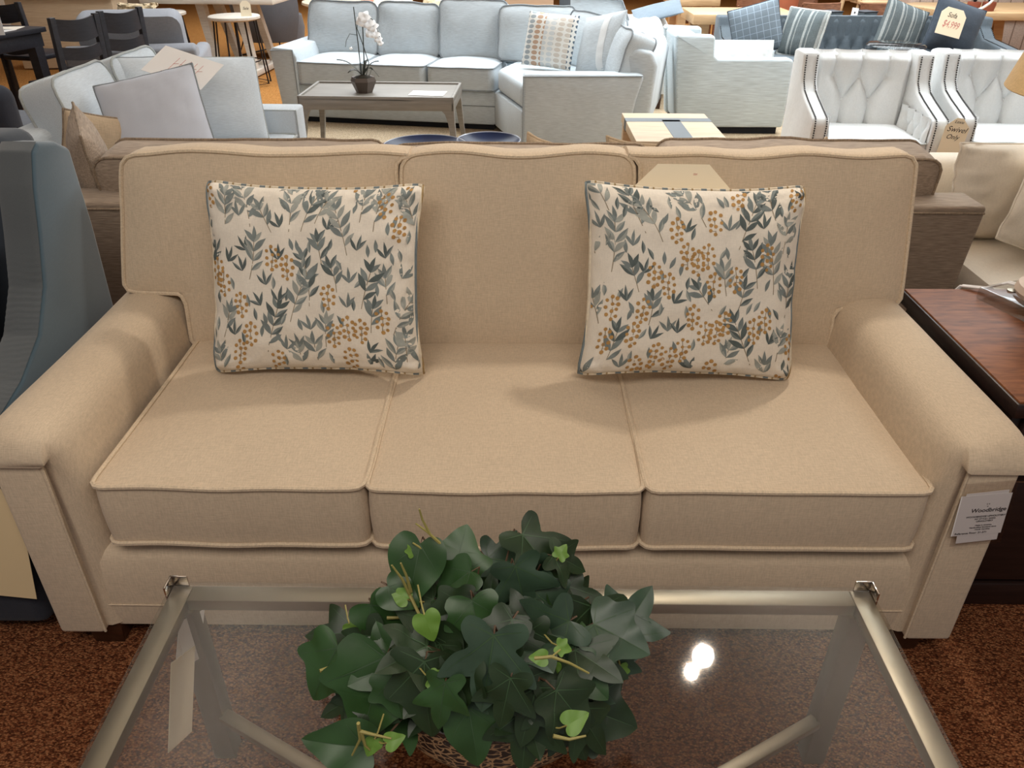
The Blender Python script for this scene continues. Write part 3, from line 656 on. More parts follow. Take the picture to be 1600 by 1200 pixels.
YOUNG = [(-0.14, 0.78, 0.769, 0.022, -0.35, 0.48, 0.8), (0.065, 0.8, 0.746, 0.023, 0.49, 0.45, 0.74), (-0.157, 0.74, 0.722, 0.029, -0.87, 0.25, 0.43), (-0.229, 0.76, 0.624, 0.027, 0.51, -0.45, -0.74), (0.025, 0.62, 0.744, 0.023, -1.0, -0.01, -0.0), (0.063, 0.66, 0.713, 0.022, 0.94, -0.17, -0.29), (0.049, 0.64, 0.696, 0.019, -0.17, -0.51, -0.84), (0.123, 0.72, 0.637, 0.024, -0.94, -0.19, -0.29), (0.154, 0.74, 0.621, 0.02, 0.94, -0.17, -0.29), (0.149, 0.72, 0.586, 0.027, 0.18, -0.51, -0.84), (-0.176, 0.58, 0.622, 0.027, -0.34, -0.49, -0.8), (-0.165, 0.78, 0.768, 0.017, -0.87, 0.25, 0.43), (-0.108, 0.68, 0.721, 0.041, 0.35, -0.48, -0.8), (0.076, 0.58, 0.687, 0.033, 0.86, 0.27, 0.43), (-0.206, 0.68, 0.646, 0.025, -0.86, -0.27, -0.43), (-0.142, 0.58, 0.644, 0.026, 0.94, 0.19, 0.29), (-0.089, 0.62, 0.699, 0.028, 0.94, -0.17, -0.29)]
TENDRIL = [[(-0.1, 0.78, 0.774), (-0.114, 0.78, 0.791), (-0.123, 0.78, 0.817), (-0.126, 0.78, 0.835)], [(-0.1, 0.78, 0.774), (-0.117, 0.78, 0.795), (-0.132, 0.78, 0.81)], [(-0.141, 0.74, 0.72), (-0.149, 0.74, 0.749), (-0.161, 0.74, 0.774)], [(-0.139, 0.74, 0.726), (-0.143, 0.74, 0.755), (-0.149, 0.74, 0.778)], [(-0.103, 0.78, 0.772), (-0.126, 0.78, 0.765), (-0.138, 0.78, 0.776)], [(0.023, 0.62, 0.743), (0.043, 0.62, 0.746), (0.065, 0.62, 0.735), (0.089, 0.62, 0.717)], [(0.119, 0.74, 0.651), (0.134, 0.73, 0.647), (0.141, 0.72, 0.627), (0.148, 0.72, 0.594)], [(-0.187, 0.58, 0.659), (-0.169, 0.58, 0.652), (-0.149, 0.58, 0.645)], [(-0.186, 0.58, 0.674), (-0.187, 0.58, 0.643), (-0.2, 0.58, 0.611)], [(-0.184, 0.58, 0.656), (-0.182, 0.58, 0.631), (-0.177, 0.58, 0.622)], [(-0.141, 0.74, 0.72), (-0.124, 0.72, 0.693), (-0.097, 0.7, 0.673), (-0.079, 0.7, 0.648)], [(-0.175, 0.74, 0.676), (-0.153, 0.74, 0.677), (-0.133, 0.72, 0.683)], [(0.045, 0.56, 0.682), (0.064, 0.56, 0.676), (0.083, 0.56, 0.683)], [(-0.059, 0.7, 0.68), (-0.051, 0.7, 0.658), (-0.04, 0.7, 0.645)], [(-0.234, 0.68, 0.626), (-0.212, 0.68, 0.633), (-0.196, 0.68, 0.624)], [(-0.258, 0.68, 0.641), (-0.243, 0.69, 0.639), (-0.226, 0.7, 0.621)], [(0.056, 0.74, 0.698), (0.065, 0.74, 0.679), (0.074, 0.73, 0.674)], [(0.133, 0.78, 0.629), (0.115, 0.77, 0.62), (0.101, 0.76, 0.612)]]
fo = MB(); yo = MB(); st = MB(); wd = MB(); rnd = random.Random(5)
def off(p): return Vector((p[0] - IX, p[1] - IY, p[2] - 0.4635))
core = Vector((0, 0, 0.09))
for (x, y, z, L, tx, ty, tz, s_, m_) in HERO:
    c = off((x, y, z)); c.z = max(c.z, 0.05); d = Vector((tx, ty, tz)); out = Vector((c.x, c.y - 0.05, 0.05 + c.z * 0.5))
    d += Vector((rnd.uniform(-.25, .25), rnd.uniform(-.35, .1), rnd.uniform(-.3, .05)))
    d.normalize()
    nrm = Vector((out.x * 1.6 + rnd.uniform(-.25, .25), -0.55 + rnd.uniform(-.2, .2), 0.75 + rnd.uniform(-.2, .2)))
    base = c - d * L * 0.48
    ivy_leaf(fo, base, d, nrm, L * rnd.uniform(0.98, 1.12), {'L': LOBED, 'B': BROAD, 'H': HEART}[s_], {'d': 0, 'b': 1, 'm': 2}[m_], 3, rnd, fold=rnd.uniform(0.05, 0.55), curl=rnd.uniform(0.2, 0.7), wide=rnd.uniform(0.85, 1.1))
    mid = (base + core) / 2 + Vector((rnd.uniform(-.02, .02), 0.01, 0.03))
    wd.tube([core + Vector((c.x * .25, c.y * .25, 0)), mid, base - d * 0.012 - nrm.normalized() * 0.01, base + d * 0.006], [0.0022, 0.0018, 0.0013, 0.0008], 6)
for k in range(74):
    a = rnd.uniform(0, 2 * PI); e = rnd.uniform(-0.15, 1.3); rr = rnd.uniform(0.55, 1.0)
    c = Vector((0.21 * rr * math.cos(a) * math.cos(e * .8), 0.13 * rr * math.sin(a) * math.cos(e * .8) + 0.0, 0.10 + 0.17 * rr * math.sin(max(e, -0.1))))
    d = Vector((c.x * 2.2, c.y * 2.2 - 0.1, rnd.uniform(-0.5, 0.2))).normalized(); L = rnd.uniform(0.05, 0.085)
    if c.z - 0.5 * L < 0.02: d.z = abs(d.z) * 0.2
    if c.y < -0.07 and c.z < 0.13: continue
    ivy_leaf(fo, c - d * L * 0.3, d, Vector((c.x * 4 + rnd.uniform(-.4, .4), c.y * 3 - 0.4 + rnd.uniform(-.4, .3), 0.7)), L, rnd.choice((LOBED, LOBED, BROAD)), rnd.choice((0, 0, 1, 2)), 3, rnd, fold=rnd.uniform(0.1, 0.6), curl=rnd.uniform(0.2, 0.8))
    wd.tube([core + Vector((c.x * .3, c.y * .3, -0.01)), (core + c) / 2 + Vector((0, 0, 0.025)), c - d * L * 0.3], [0.0026, 0.002, 0.0013], 5)
for (x, y, z, L, tx, ty, tz) in YOUNG:
    c = off((x, y, z)); d = Vector((tx, ty, tz)); d.normalize()
    ivy_leaf(yo, c - d * L * .5, d, (rnd.uniform(-.5, .5), -0.6, 0.6), L * 0.9, rnd.choice((HEART, BROAD)), 0, None, rnd, fold=0.3, curl=0.4)
    yo.tube([c - d * L * .5, c - d * L * .8 + Vector((0, .006, -.006)), c - d * L * 1.3 + Vector((0, .02, -.01))], 0.0011, 5, m=1)
for t_ in TENDRIL: 
    q = [off(p) for p in t_]
    MB().tube(q, [0.0024 - 0.0012 * i / (len(q) - 1) for i in range(len(q))], 6).build('tendril', M['ivy_stem'], ivy)
fo.build('foliage', [M['ivy_dark'], M['ivy_blue'], M['ivy_mid'], M['ivy_vein']], ivy, angle=60, weld=False, recalc=False)
yo.build('young_leaves', [M['ivy_young'], M['ivy_stem']], ivy, label='small bright green young leaves', weld=False, recalc=False)
wd.build('woody_stems', M['ivy_wood'], ivy)

# ------------------------------------------------------------------ end table with the lamp
et = thing('end_table', 'dark end table with reddish cherry top, right of the beige sofa', 'table', (1.415, 1.69, 0))
MB().span((-0.355, -0.30, 0.575), (0.355, 0.29, 0.612), 0.006, seg=2).build('top_edge', M['espresso'], et)
MB().span((-0.350, -0.295, 0.606), (0.350, 0.285, 0.6165), 0.003).build('tabletop', M['cherry'], et)
MB().span((-0.335, -0.27, 0.07), (0.335, 0.275, 0.578), 0.004).build('carcass', M['espresso'], et)
MB().span((-0.345, -0.285, 0.0), (0.345, 0.285, 0.075), 0.006).build('plinth', M['espresso'], et)
for z0, z1 in ((0.42, 0.565), (0.09, 0.40)):
    dr = MB().span((-0.315, -0.287, z0), (0.315, -0.268, z1), 0.004).build('drawer', M['espresso'], et)
    MB().tube([(-0.09, -0.288, (z0 + z1) / 2), (-0.09, -0.31, (z0 + z1) / 2), (0.09, -0.31, (z0 + z1) / 2), (0.09, -0.288, (z0 + z1) / 2)], 0.005, 8).build('handle', M['nickel'], dr)
    MB().span((-0.318, -0.2885, z1 - 0.004), (0.318, -0.2875, z1 - 0.001)).build('trim', M['nickel'], dr)
lamp = thing('table_lamp', 'pale turned table lamp on a clear acrylic block, on the end table', 'lamp', (1.385, 1.835, 0.6165))
M['lampwood'] = plain('limewashed_wood', rgb(206, 184, 164), 0.6, var=0.14, scale=18, bump=0.15)
M['shade'] = fabric('tan_lampshade', rgb(214, 180, 128), slub=0.08, fine=300, coarse=80)
MB().box((0, 0, 0.019), (0.25, 0.25, 0.036), 0.006, seg=2, rot=(0, 0, R(20))).build('acrylic_base', M['acrylic'], lamp)
for q in range(4):
    MB().lathe([(0.012, 0.0), (0.012, 0.004), (1e-5, 0.005)], 10, (0.10 * math.cos(R(20) + PI / 4 + q * PI / 2), 0.10 * math.sin(R(20) + PI / 4 + q * PI / 2), 0.0371)).build('screw', M['nickel'], lamp)
MB().lathe([(0.092, 0.038), (0.098, 0.05), (0.092, 0.066), (0.07, 0.074), (0.045, 0.082), (0.035, 0.10), (0.045, 0.12), (0.078, 0.15), (0.10, 0.19), (0.112, 0.235), (0.110, 0.28), (0.095, 0.315), (0.075, 0.335),
            (0.082, 0.345), (0.112, 0.355), (0.120, 0.372), (0.112, 0.388), (0.08, 0.395), (0.05, 0.405), (0.038, 0.43), (0.03, 0.48), (0.022, 0.52), (1e-5, 0.522)], 40).build('turned_body', M['lampwood'], lamp)
MB().tube([(0, 0, 0.52), (0, 0, 0.80)], 0.006, 8).build('stem', M['nickel'], lamp)
MB().lathe([(0.262, 0.535), (0.264, 0.537), (0.19, 0.80), (0.187, 0.80), (0.260, 0.538)], 48, cap=False).build('lamp_shade', M['shade'], lamp, angle=30)
MB().tube([(-0.03, 0.03, 0.045), (-0.08, 0.085, 0.042), (-0.12, 0.115, 0.012), (-0.165, 0.148, 0.005), (-0.18, 0.160, -0.03), (-0.18, 0.165, -0.25)], 0.0032, 6).tube([(-0.02, 0.035, 0.045), (-0.07, 0.092, 0.042), (-0.11, 0.122, 0.012), (-0.155, 0.152, 0.005), (-0.17, 0.162, -0.03), (-0.17, 0.166, -0.25)], 0.0032, 6).build('cord', M['white_paper'], lamp)

# ------------------------------------------------------------------ slate wing chair, left
M['teal_front'] = fabric('shadow_grey_velvet', rgb(84, 88, 90), slub=0.04, fine=600, coarse=300, bump=0.1, sheen=0.5, blotch=0.08)  # the teal velvet greyed in colour for the shade on the front band
wc = thing('wing_chair', 'slate-teal velvet wing chair at the left end of the beige sofa', 'chair', (-1.55, 1.28, 0))
side = [(0.03, 0.24), (0.02, 0.30), (0.0, 0.50), (0.06, 0.56), (0.20, 0.60), (0.31, 0.66), (0.385, 0.75), (0.43, 0.86), (0.465, 0.96), (0.50, 1.03), (0.53, 1.045), (0.60, 1.03), (0.655, 1.0), (0.66, 0.8), (0.64, 0.40), (0.625, 0.24)]
for sg in (-1, 1):
    MB().prism(side, sg * 0.40 - 0.044, sg * 0.40 + 0.044, 'x', 0.012, 3).build('wing_arm', M['teal'], wc, angle=60)
    sp_ = side[1:11]; seg_ = [0.0]
    for q in range(len(sp_) - 1): seg_.append(seg_[-1] + math.dist(sp_[q], sp_[q + 1]))
    def band(u, v, sg=sg):
        s_ = v * seg_[-1]; q = max(k for k in range(len(seg_) - 1) if seg_[k] <= s_ + 1e-9); f = (s_ - seg_[q]) / (seg_[q + 1] - seg_[q])
        y = sp_[q][0] + (sp_[q + 1][0] - sp_[q][0]) * f; z = sp_[q][1] + (sp_[q + 1][1] - sp_[q][1]) * f
        g = ss(0.25, 0.36, v) * ss(0.80, 0.62, v) * (0.35 + 0.65 * abs(u - 0.35)); h = 0.0045 + 0.0018 * g * math.sin(s_ * 430 + 5 * noise.noise(Vector((u * 3, s_ * 9, 0)))) + 0.008 * math.sin(PI * u) ** 0.5 - 0.004
        return Vector((sg * 0.40 - 0.040 + 0.080 * u, y - h * 0.75, z + h * 0.3))
    MB().grid(band, 10, 220).build('front_band', M['teal_front'], wc, angle=80, weld=False)
    for yy in (0.08, 0.58): MB().lathe([(0.018, 0.0), (0.026, 0.04)], 12, (sg * 0.38, yy, 0)).build('leg', M['foot_wood'], wc)
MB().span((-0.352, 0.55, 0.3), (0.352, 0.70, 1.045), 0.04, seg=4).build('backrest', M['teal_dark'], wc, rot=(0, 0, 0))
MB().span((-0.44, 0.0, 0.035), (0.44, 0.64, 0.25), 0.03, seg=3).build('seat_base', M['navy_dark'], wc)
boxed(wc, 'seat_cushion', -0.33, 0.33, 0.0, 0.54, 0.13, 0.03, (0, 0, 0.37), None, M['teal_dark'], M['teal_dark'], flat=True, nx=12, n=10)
throw('throw_pillow', 'charcoal pillow lying against the back of the slate wing chair', 'pillow', (-1.50, 1.66, 0.47), 0.46, 0.38, 0.12, M['navy_dark'], M['navy_dark'], rx=R(-14), seed=21)
M['buff'] = plain('buff_card', rgb(226, 202, 158), 0.75, var=0.02)
tg = thing('hang_tag', 'large cream card hanging at the front of the slate wing chair', 'tag', (-1.175, 1.262, 0.335), rot=(0, R(10), R(2)))
cut_card(0.21, 0.35, 0.06).build('card', M['buff'], tg)
MB().tube([(-0.015, -0.0012, -0.035), (0.0, -0.0012, -0.04), (0.012, -0.0012, -0.034)], 0.0016, 5).build('handwriting', M['ink'], tg)
MB().tube([(0, 0, 0.165), (0, 0.004, 0.20), (0.0, 0.02, 0.235)], 0.001, 5).build('string', M['white_paper'], tg)
# ------------------------------------------------------------------ materials of the showroom behind
M['ltblue'] = fabric('pale_blue_grey_weave', rgb(205, 213, 219), slub=0.10, fine=300, coarse=30, bump=0.3, cross=False)
M['ltblue_pipe'] = fabric('pale_blue_welt', rgb(176, 180, 178), slub=0.1, fine=300, coarse=60)
M['sect'] = fabric('grey_blue_weave', rgb(195, 203, 208), slub=0.14, fine=220, coarse=18, bump=0.3, cross=False)
M['sect_pipe'] = fabric('grey_blue_welt', rgb(140, 146, 150), slub=0.1, fine=300, coarse=60)
M['dust'] = fabric('black_dust_cloth', rgb(34, 34, 38), slub=0.05)
M['white_cloth'] = fabric('white_cotton', rgb(226, 228, 228), slub=0.04, fine=300, coarse=60, bump=0.15)
M['cream_cloth'] = fabric('cream_slipcover', rgb(236, 224, 206), slub=0.04, fine=300, coarse=60, bump=0.2)
M['pale_chair'] = fabric('pale_grey_strie', rgb(190, 200, 204), slub=0.22, fine=160, coarse=8, bump=0.4, cross=False)
M['grey_cloth'] = fabric('mid_grey_cloth', rgb(140, 142, 148), slub=0.1)
M['char_cloth'] = fabric('charcoal_felt', rgb(104, 106, 112), slub=0.08)
M['throw_grey'] = fabric('pale_grey_sateen', rgb(206, 211, 222), slub=0.02, fine=600, coarse=300, bump=0.1)
M['blue'] = fabric('slate_blue_linen', rgb(84, 92, 98), slub=0.1, fine=240, coarse=40)
M['navy_throw'] = fabric('navy_weave', rgb(62, 70, 80), slub=0.14, fine=200, coarse=40)
M['stripe'] = striped('blue_ticking', rgb(86, 94, 96), [rgb(146, 150, 148), rgb(136, 140, 138)], 0, 0.115, ((0.25, 0.42), (0.60, 0.68)))
M['brown_stripe'] = striped('brown_stripe', rgb(206, 186, 172), [rgb(150, 128, 112)], 0, 0.14, ((0.2, 0.3),))
M['grey_table'] = wood('grey_washed_wood', rgb(132, 126, 118), rgb(150, 144, 136), scale=5, rough=0.45)
M['oak'] = wood('light_oak', rgb(182, 146, 106), rgb(206, 172, 130), scale=5, rough=0.5)
M['oak_pale'] = wood('bleached_oak', rgb(206, 182, 150), rgb(224, 204, 174), scale=5, rough=0.5)
M['walnut'] = wood('warm_walnut', rgb(104, 66, 46), rgb(140, 94, 68), scale=6, rough=0.4)
M['steel_band'] = plain('grey_metal_band', rgb(112, 118, 122), 0.45, 0.6, var=0.1)
M['black_wood'] = wood('black_painted_wood', rgb(30, 30, 36), rgb(44, 44, 52), scale=6, rough=0.4)
M['white_wood'] = wood('whitewashed_wood', rgb(196, 186, 172), rgb(214, 206, 194), scale=6, rough=0.5)
M['wire'] = plain('black_wire', rgb(40, 34, 32), 0.5, 0.5)
M['petal'] = plain('white_petal', rgb(250, 250, 250), 0.6, var=0.02)
M['orchid_leaf'] = plain('orchid_leaf', rgb(62, 70, 64), 0.4, var=0.3)
M['pot_brown'] = plain('bronze_pot', rgb(92, 80, 72), 0.4, 0.3, var=0.2)
M['cobalt'] = plain('navy_glaze', rgb(26, 38, 72), 0.3, var=0.35, scale=14, spec=0.2)
M['rim'] = plain('pale_rim', rgb(176, 182, 196), 0.25, var=0.1)
M['terra'] = plain('terracotta', rgb(176, 98, 66), 0.7, var=0.12)
M['rust_pot'] = plain('rust_glaze', rgb(140, 72, 50), 0.6, var=0.15)
M['nail'] = plain('dark_nailhead', rgb(70, 68, 66), 0.35, 0.8)
M['ghost'] = sheet_glass('clear_glass', (0.80, 0.86, 0.9, 1), 1.5)
M['pine'] = wood('tan_panel', rgb(170, 136, 108), rgb(186, 152, 122), scale=3, rough=0.55)
M['tile_dark'] = plain('slate_tile', rgb(62, 66, 72), 0.5, var=0.3, scale=5)
M['cutwork'] = fabric('ruffled_beige_cloth', rgb(204, 184, 150), slub=0.3, fine=80, coarse=30, bump=1.0)

def plaid(name):
    m, N, L, B = new_mat(name)
    tc = N.new('ShaderNodeTexCoord'); sx = N.new('ShaderNodeSeparateXYZ'); L.new(tc.outputs['Object'], sx.inputs[0]); res = []
    for ax in (0, 2):
        d = N.new('ShaderNodeMath'); d.operation = 'DIVIDE'; d.inputs[1].default_value = 0.055; L.new(sx.outputs[ax], d.inputs[0])
        f = N.new('ShaderNodeMath'); f.operation = 'FRACT'; L.new(d.outputs[0], f.inputs[0])
        g = N.new('ShaderNodeMath'); g.operation = 'LESS_THAN'; g.inputs[1].default_value = 0.08; L.new(f.outputs[0], g.inputs[0]); res.append(g)
    mx = N.new('ShaderNodeMath'); mx.operation = 'MAXIMUM'; L.new(res[0].outputs[0], mx.inputs[0]); L.new(res[1].outputs[0], mx.inputs[1])
    mi = N.new('ShaderNodeMix'); mi.data_type = 'RGBA'; mi.inputs['A'].default_value = rgb(104, 114, 122); mi.inputs['B'].default_value = rgb(138, 152, 164)
    L.new(mx.outputs[0], mi.inputs['Factor']); L.new(mi.outputs['Result'], B.inputs['Base Color']); B.inputs['Roughness'].default_value = 0.9
    return m
M['plaid'] = plaid('windowpane_check')

def ikat(name):
    """columns of ovals, the colour of a column depending on its place across the pillow"""
    m, N, L, B = new_mat(name)
    tc = N.new('ShaderNodeTexCoord'); sx = N.new('ShaderNodeSeparateXYZ'); L.new(tc.outputs['Object'], sx.inputs[0])
    def mth(op, a, b=None):
        k = N.new('ShaderNodeMath'); k.operation = op
        for i, q in enumerate((a, b)):
            if q is None: continue
            if isinstance(q, (int, float)): k.inputs[i].default_value = q
            else: L.new(q, k.inputs[i])
        return k.outputs[0]
    px = mth('SUBTRACT', mth('FRACT', mth('DIVIDE', sx.outputs[0], 0.06)), 0.5); pz = mth('SUBTRACT', mth('FRACT', mth('DIVIDE', sx.outputs[2], 0.036)), 0.5)
    r2 = mth('ADD', mth('MULTIPLY', px, px), mth('MULTIPLY', pz, pz)); ins = mth('LESS_THAN', r2, 0.16)
    mr = N.new('ShaderNodeMapRange'); mr.inputs['From Min'].default_value = -0.24; mr.inputs['From Max'].default_value = 0.24; L.new(sx.outputs[0], mr.inputs['Value'])
    cr = N.new('ShaderNodeValToRGB'); cr.color_ramp.interpolation = 'CONSTANT'; e = cr.color_ramp.elements
    e[0].position = 0; e[0].color = rgb(160, 168, 172); e[1].position = 0.24; e[1].color = rgb(190, 160, 136)
    for p, c in ((0.42, rgb(208, 212, 212)), (0.60, rgb(206, 196, 184)), (0.84, rgb(92, 108, 122))): e.new(p).color = c
    L.new(mr.outputs[0], cr.inputs['Fac'])
    mi = N.new('ShaderNodeMix'); mi.data_type = 'RGBA'; mi.inputs['A'].default_value = rgb(230, 228, 222)
    L.new(ins, mi.inputs['Factor']); L.new(cr.outputs['Color'], mi.inputs['B']); L.new(mi.outputs['Result'], B.inputs['Base Color']); B.inputs['Roughness'].default_value = 0.9
    return m
M['ikat'] = ikat('ikat_ovals')

def legs(t, pts, w, h, mat, taper=0.75, name='leg', z0=0.0):
    for x, y in pts:
        a, b_ = w / 2 * taper, w / 2
        vs = [(x - a, y - a, z0), (x + a, y - a, z0), (x + a, y + a, z0), (x - a, y + a, z0), (x - b_, y - b_, h), (x + b_, y - b_, h), (x + b_, y + b_, h), (x - b_, y + b_, h)]
        MB().add(vs, [(0, 1, 2, 3), (4, 5, 6, 7), (0, 1, 5, 4), (1, 2, 6, 5), (2, 3, 7, 6), (3, 0, 4, 7)]).build(name, mat, t)

# ------------------------------------------------------------------ tweed sofa standing back to back with the beige one
tw = thing('tweed_sofa', 'brown tweed sofa seen from behind, back to back with the beige sofa', 'sofa', (0.0, 2.5, 0))
bk = [(-1.76, 0.08), (1.50, 0.08), (1.545, 0.66), (1.545, 0.675), (-1.80, 0.675), (-1.80, 0.66)]
fr = MB().prism(bk, 0.0, 0.16, 'y', 0.012, 3).build('back_frame', M['tweed'], tw)
MB().tube([(-1.79, -0.002, 0.652), (0, -0.004, 0.652), (1.54, -0.002, 0.652)], 0.004, 6).build('piping', M['tweed_pipe'], fr)
MB().span((-1.70, 0.16, 0.08), (1.47, 0.68, 0.32), 0.02).build('seat_base', M['tweed'], tw)
for sx_ in (-1.71, 1.46): MB().span((sx_ - 0.075, 0.10, 0.10), (sx_ + 0.075, 0.70, 0.60), 0.03, seg=3).build('armrest', M['tweed'], tw)
legs(tw, [(-1.70, 0.07), (1.42, 0.07), (-1.70, 0.62), (1.42, 0.62)], 0.07, 0.09, M['foot_wood'], name='foot')
for k, (a, b_) in enumerate(((-1.62, -0.45), (-0.44, 0.46), (0.47, 1.37))):
    boxed(tw, 'seat_cushion', a, b_, 0.22, 0.70, 0.14, 0.02, (0, 0, 0.39), None, M['tweed'], M['tweed_pipe'], flat=True, nx=12, n=8, seed=k)
for k, (a, b_, h) in enumerate(((-1.44, -0.47, 0.325), (-0.45, 0.46, 0.315), (0.485, 1.42, 0.335))):
    def wq(p, k=k):
        p.z += 0.014 * ss(0.25, 0.4, p.z) * noise.noise(Vector((p.x * 4, k, 1.0))); return p
    boxed(tw, 'back_cushion', a, b_, 0, h, 0.17, 0.03, (0, 0.24, 0.475), (R(7), 0, 0), M['tweed'], M['tweed_pipe'], rc=0.05, nx=18, n=14, seed=k + 31, wob=0.008, warp=wq, welt=0.005)
BE = fabric('oatmeal_throw', rgb(196, 174, 146), slub=0.12)
throw('throw_pillow', 'oatmeal tweed pillow at the left end of the tweed sofa', 'pillow', (-1.56, 2.86, 0.475), 0.40, 0.40, 0.14, M['tweed'], M['tweed_pipe'], rx=R(6), rz=R(-62), seed=41)
for k, (x, y, z, W, ry, lab) in enumerate(((0.12, 2.92, 0.425, 0.28, 8, 'tan pillow whose corner pokes above the middle back cushion, below the sectional arm'), (0.46, 2.94, 0.425, 0.34, 5, 'tan pillow whose flat corner overlaps the near edge of the crossed-plank table'),
        (0.76, 2.88, 0.425, 0.40, -9, 'tan pillow with the tallest corner, below the pale side chair'), (1.04, 2.92, 0.41, 0.28, -7, 'tan pillow just showing below the left arm of the first tufted chair'), (1.28, 2.90, 0.415, 0.28, -8, 'tan pillow just showing below the seat of the first tufted chair'))):
    throw('throw_pillow', lab, 'pillow', (x, y, z), W, 0.37, 0.12, BE, BE, rx=R(8), rz=R((-6, 8, -4, 10, -8)[k]), ry=R(ry), group='tan pillows on the tweed sofa', seed=50 + k, pinch=0.10, ear=0.02)

# ------------------------------------------------------------------ cream slipcovered armchair, right
cs = thing('slipcovered_sofa', 'cream slipcovered sofa heaped with pillows, behind the end table', 'sofa', (2.42, 2.25, 0))
MB().span((-0.78, 0.0, 0.02), (0.75, 0.85, 0.30), 0.03).build('skirted_base', M['cream_cloth'], cs)
MB().span((-0.78, 0.86, 0.1), (0.75, 1.04, 0.66), 0.06, seg=4).build('backrest', M['cream_cloth'], cs)
for sg in (1,): MB().span((sg * 0.78, 0.02, 0.05), (sg * 0.62, 0.86, 0.52), 0.05, seg=4).build('armrest', M['cream_cloth'], cs)
boxed(cs, 'seat_cushion', -0.78, 0.60, 0.02, 0.8, 0.10, 0.02, (0, 0, 0.345), None, M['cream_cloth'], None, flat=True, nx=12, n=8)
throw('throw_pillow', 'large cream pillow rising behind the right end of the tweed sofa', 'pillow', (2.02, 2.93, 0.405), 0.74, 0.36, 0.22, M['cream_cloth'], M['cream_cloth'], rx=R(-10), rz=R(4), seed=61, wr=0.02, pinch=0.03)
throw('throw_pillow', 'cream pillow slumped beside the turned lamp, leaning right', 'pillow', (1.93, 2.66, 0.42), 0.44, 0.46, 0.15, M['cream_cloth'], M['cream_cloth'], rx=R(-24), rz=R(-8), ry=R(24), seed=62, wr=0.012, pinch=0.03)
throw('throw_pillow', 'white pillow standing just above the end table top, behind the lamp base', 'pillow', (1.95, 2.42, 0.40), 0.42, 0.34, 0.14, M['white_cloth'], M['white_cloth'], rx=R(-30), rz=R(-6), ry=R(16), seed=63, pinch=0.03)
# ------------------------------------------------------------------ pale blue sofa, left, facing right
lb = thing('pale_blue_sofa', 'pale blue-grey sofa turned sideways, behind the slate wing chair', 'sofa', (-1.22, 3.86, 0), rz=R(88))
MB().span((-0.48, 0.02, 0.06), (0.48, 0.92, 0.30), 0.02).build('seat_base', M['ltblue'], lb)
MB().span((-0.62, 0.78, 0.1), (0.62, 0.95, 0.70), 0.04, seg=3).build('back_frame', M['ltblue'], lb)
for sg in (-1, 1):
    ar = MB().span((sg * 0.635, 0.0, 0.06), (sg * 0.475, 0.93, 0.585), 0.014, seg=3).build('armrest', M['ltblue'], lb)
    MB().tube([(sg * 0.48, -0.002, 0.07), (sg * 0.48, -0.002, 0.58), (sg * 0.48, 0.7, 0.584)], 0.004, 6).build('piping', M['ltblue_pipe'], ar)
legs(lb, [(-0.55, 0.05), (0.55, 0.05), (-0.55, 0.88), (0.55, 0.88)], 0.06, 0.065, M['foot_wood'], name='foot')
for k, (a, b_) in enumerate(((-0.47, 0.0), (0.005, 0.47))):
    boxed(lb, 'seat_cushion', a, b_, 0.0, 0.66, 0.14, 0.02, (0, 0, 0.385), None, M['ltblue'], M['ltblue_pipe'], flat=True, nx=12, n=10, seed=k)
    boxed(lb, 'back_cushion', a, b_, 0, 0.47, 0.16, 0.035, (0, 0.67 - 0.02 * k, 0.43), (R(-17), 0, 0), M['ltblue'], M['ltblue_pipe'], rc=0.06, nx=14, n=12, seed=k + 71, wob=0.012)
throw('throw_pillow', 'large pale grey satiny pillow with dark welt on the pale blue sofa', 'pillow', (-1.53, 3.42, 0.52), 0.43, 0.42, 0.14, M['throw_grey'], M['sect_pipe'], rx=R(-24), rz=R(14), ry=R(-17), seed=72, pinch=0.03, wr=0.006)
throw('throw_pillow', 'small pale pillow tucked behind the large pale grey pillow', 'pillow', (-1.72, 3.98, 0.52), 0.34, 0.40, 0.12, M['ltblue'], M['sect_pipe'], rx=R(-16), rz=R(50), ry=R(-14), seed=73, pinch=0.05)
throw('throw_pillow', 'oatmeal pillow at the near end of the pale blue sofa, above the wing chair', 'pillow', (-1.86, 3.36, 0.475), 0.28, 0.30, 0.10, BE, M['tweed_pipe'], rx=R(-8), rz=R(40), ry=R(16), seed=74, pinch=0.05)
throw('throw_pillow', 'pale blue corner pillow at the far arm of the pale blue sofa', 'pillow', (-1.50, 4.01, 0.495), 0.46, 0.42, 0.16, M['ltblue'], M['ltblue_pipe'], rx=R(-24), rz=R(34), ry=R(-10), seed=75, pinch=0.02)
pc = thing('price_sheet', 'white handwritten price sheet lying over the far pillow of the pale blue sofa', 'tag', (-1.545, 3.80, 0.885), rot=(R(24), R(14), R(-14)))
MB().span((-0.15, -0.10, -0.0008), (0.15, 0.10, 0.0008)).build('sheet', M['white_paper'], pc)
hw = MB()
for k in range(5):
    hw.tube([(-0.05 + k * 0.03, -0.05, 0.0012), (-0.045 + k * 0.03, 0.05, 0.0012)], 0.0012, 4); hw.tube([(-0.05 + k * 0.03, 0.0 + .01 * (k % 2), 0.0012), (-0.028 + k * 0.03, 0.012, 0.0012)], 0.0012, 4)
hw.tube([(-0.07, -0.065, .0012), (0.09, -0.06, .0012)], 0.0012, 4)
hw.build('handwriting', M['red_ink'], pc)

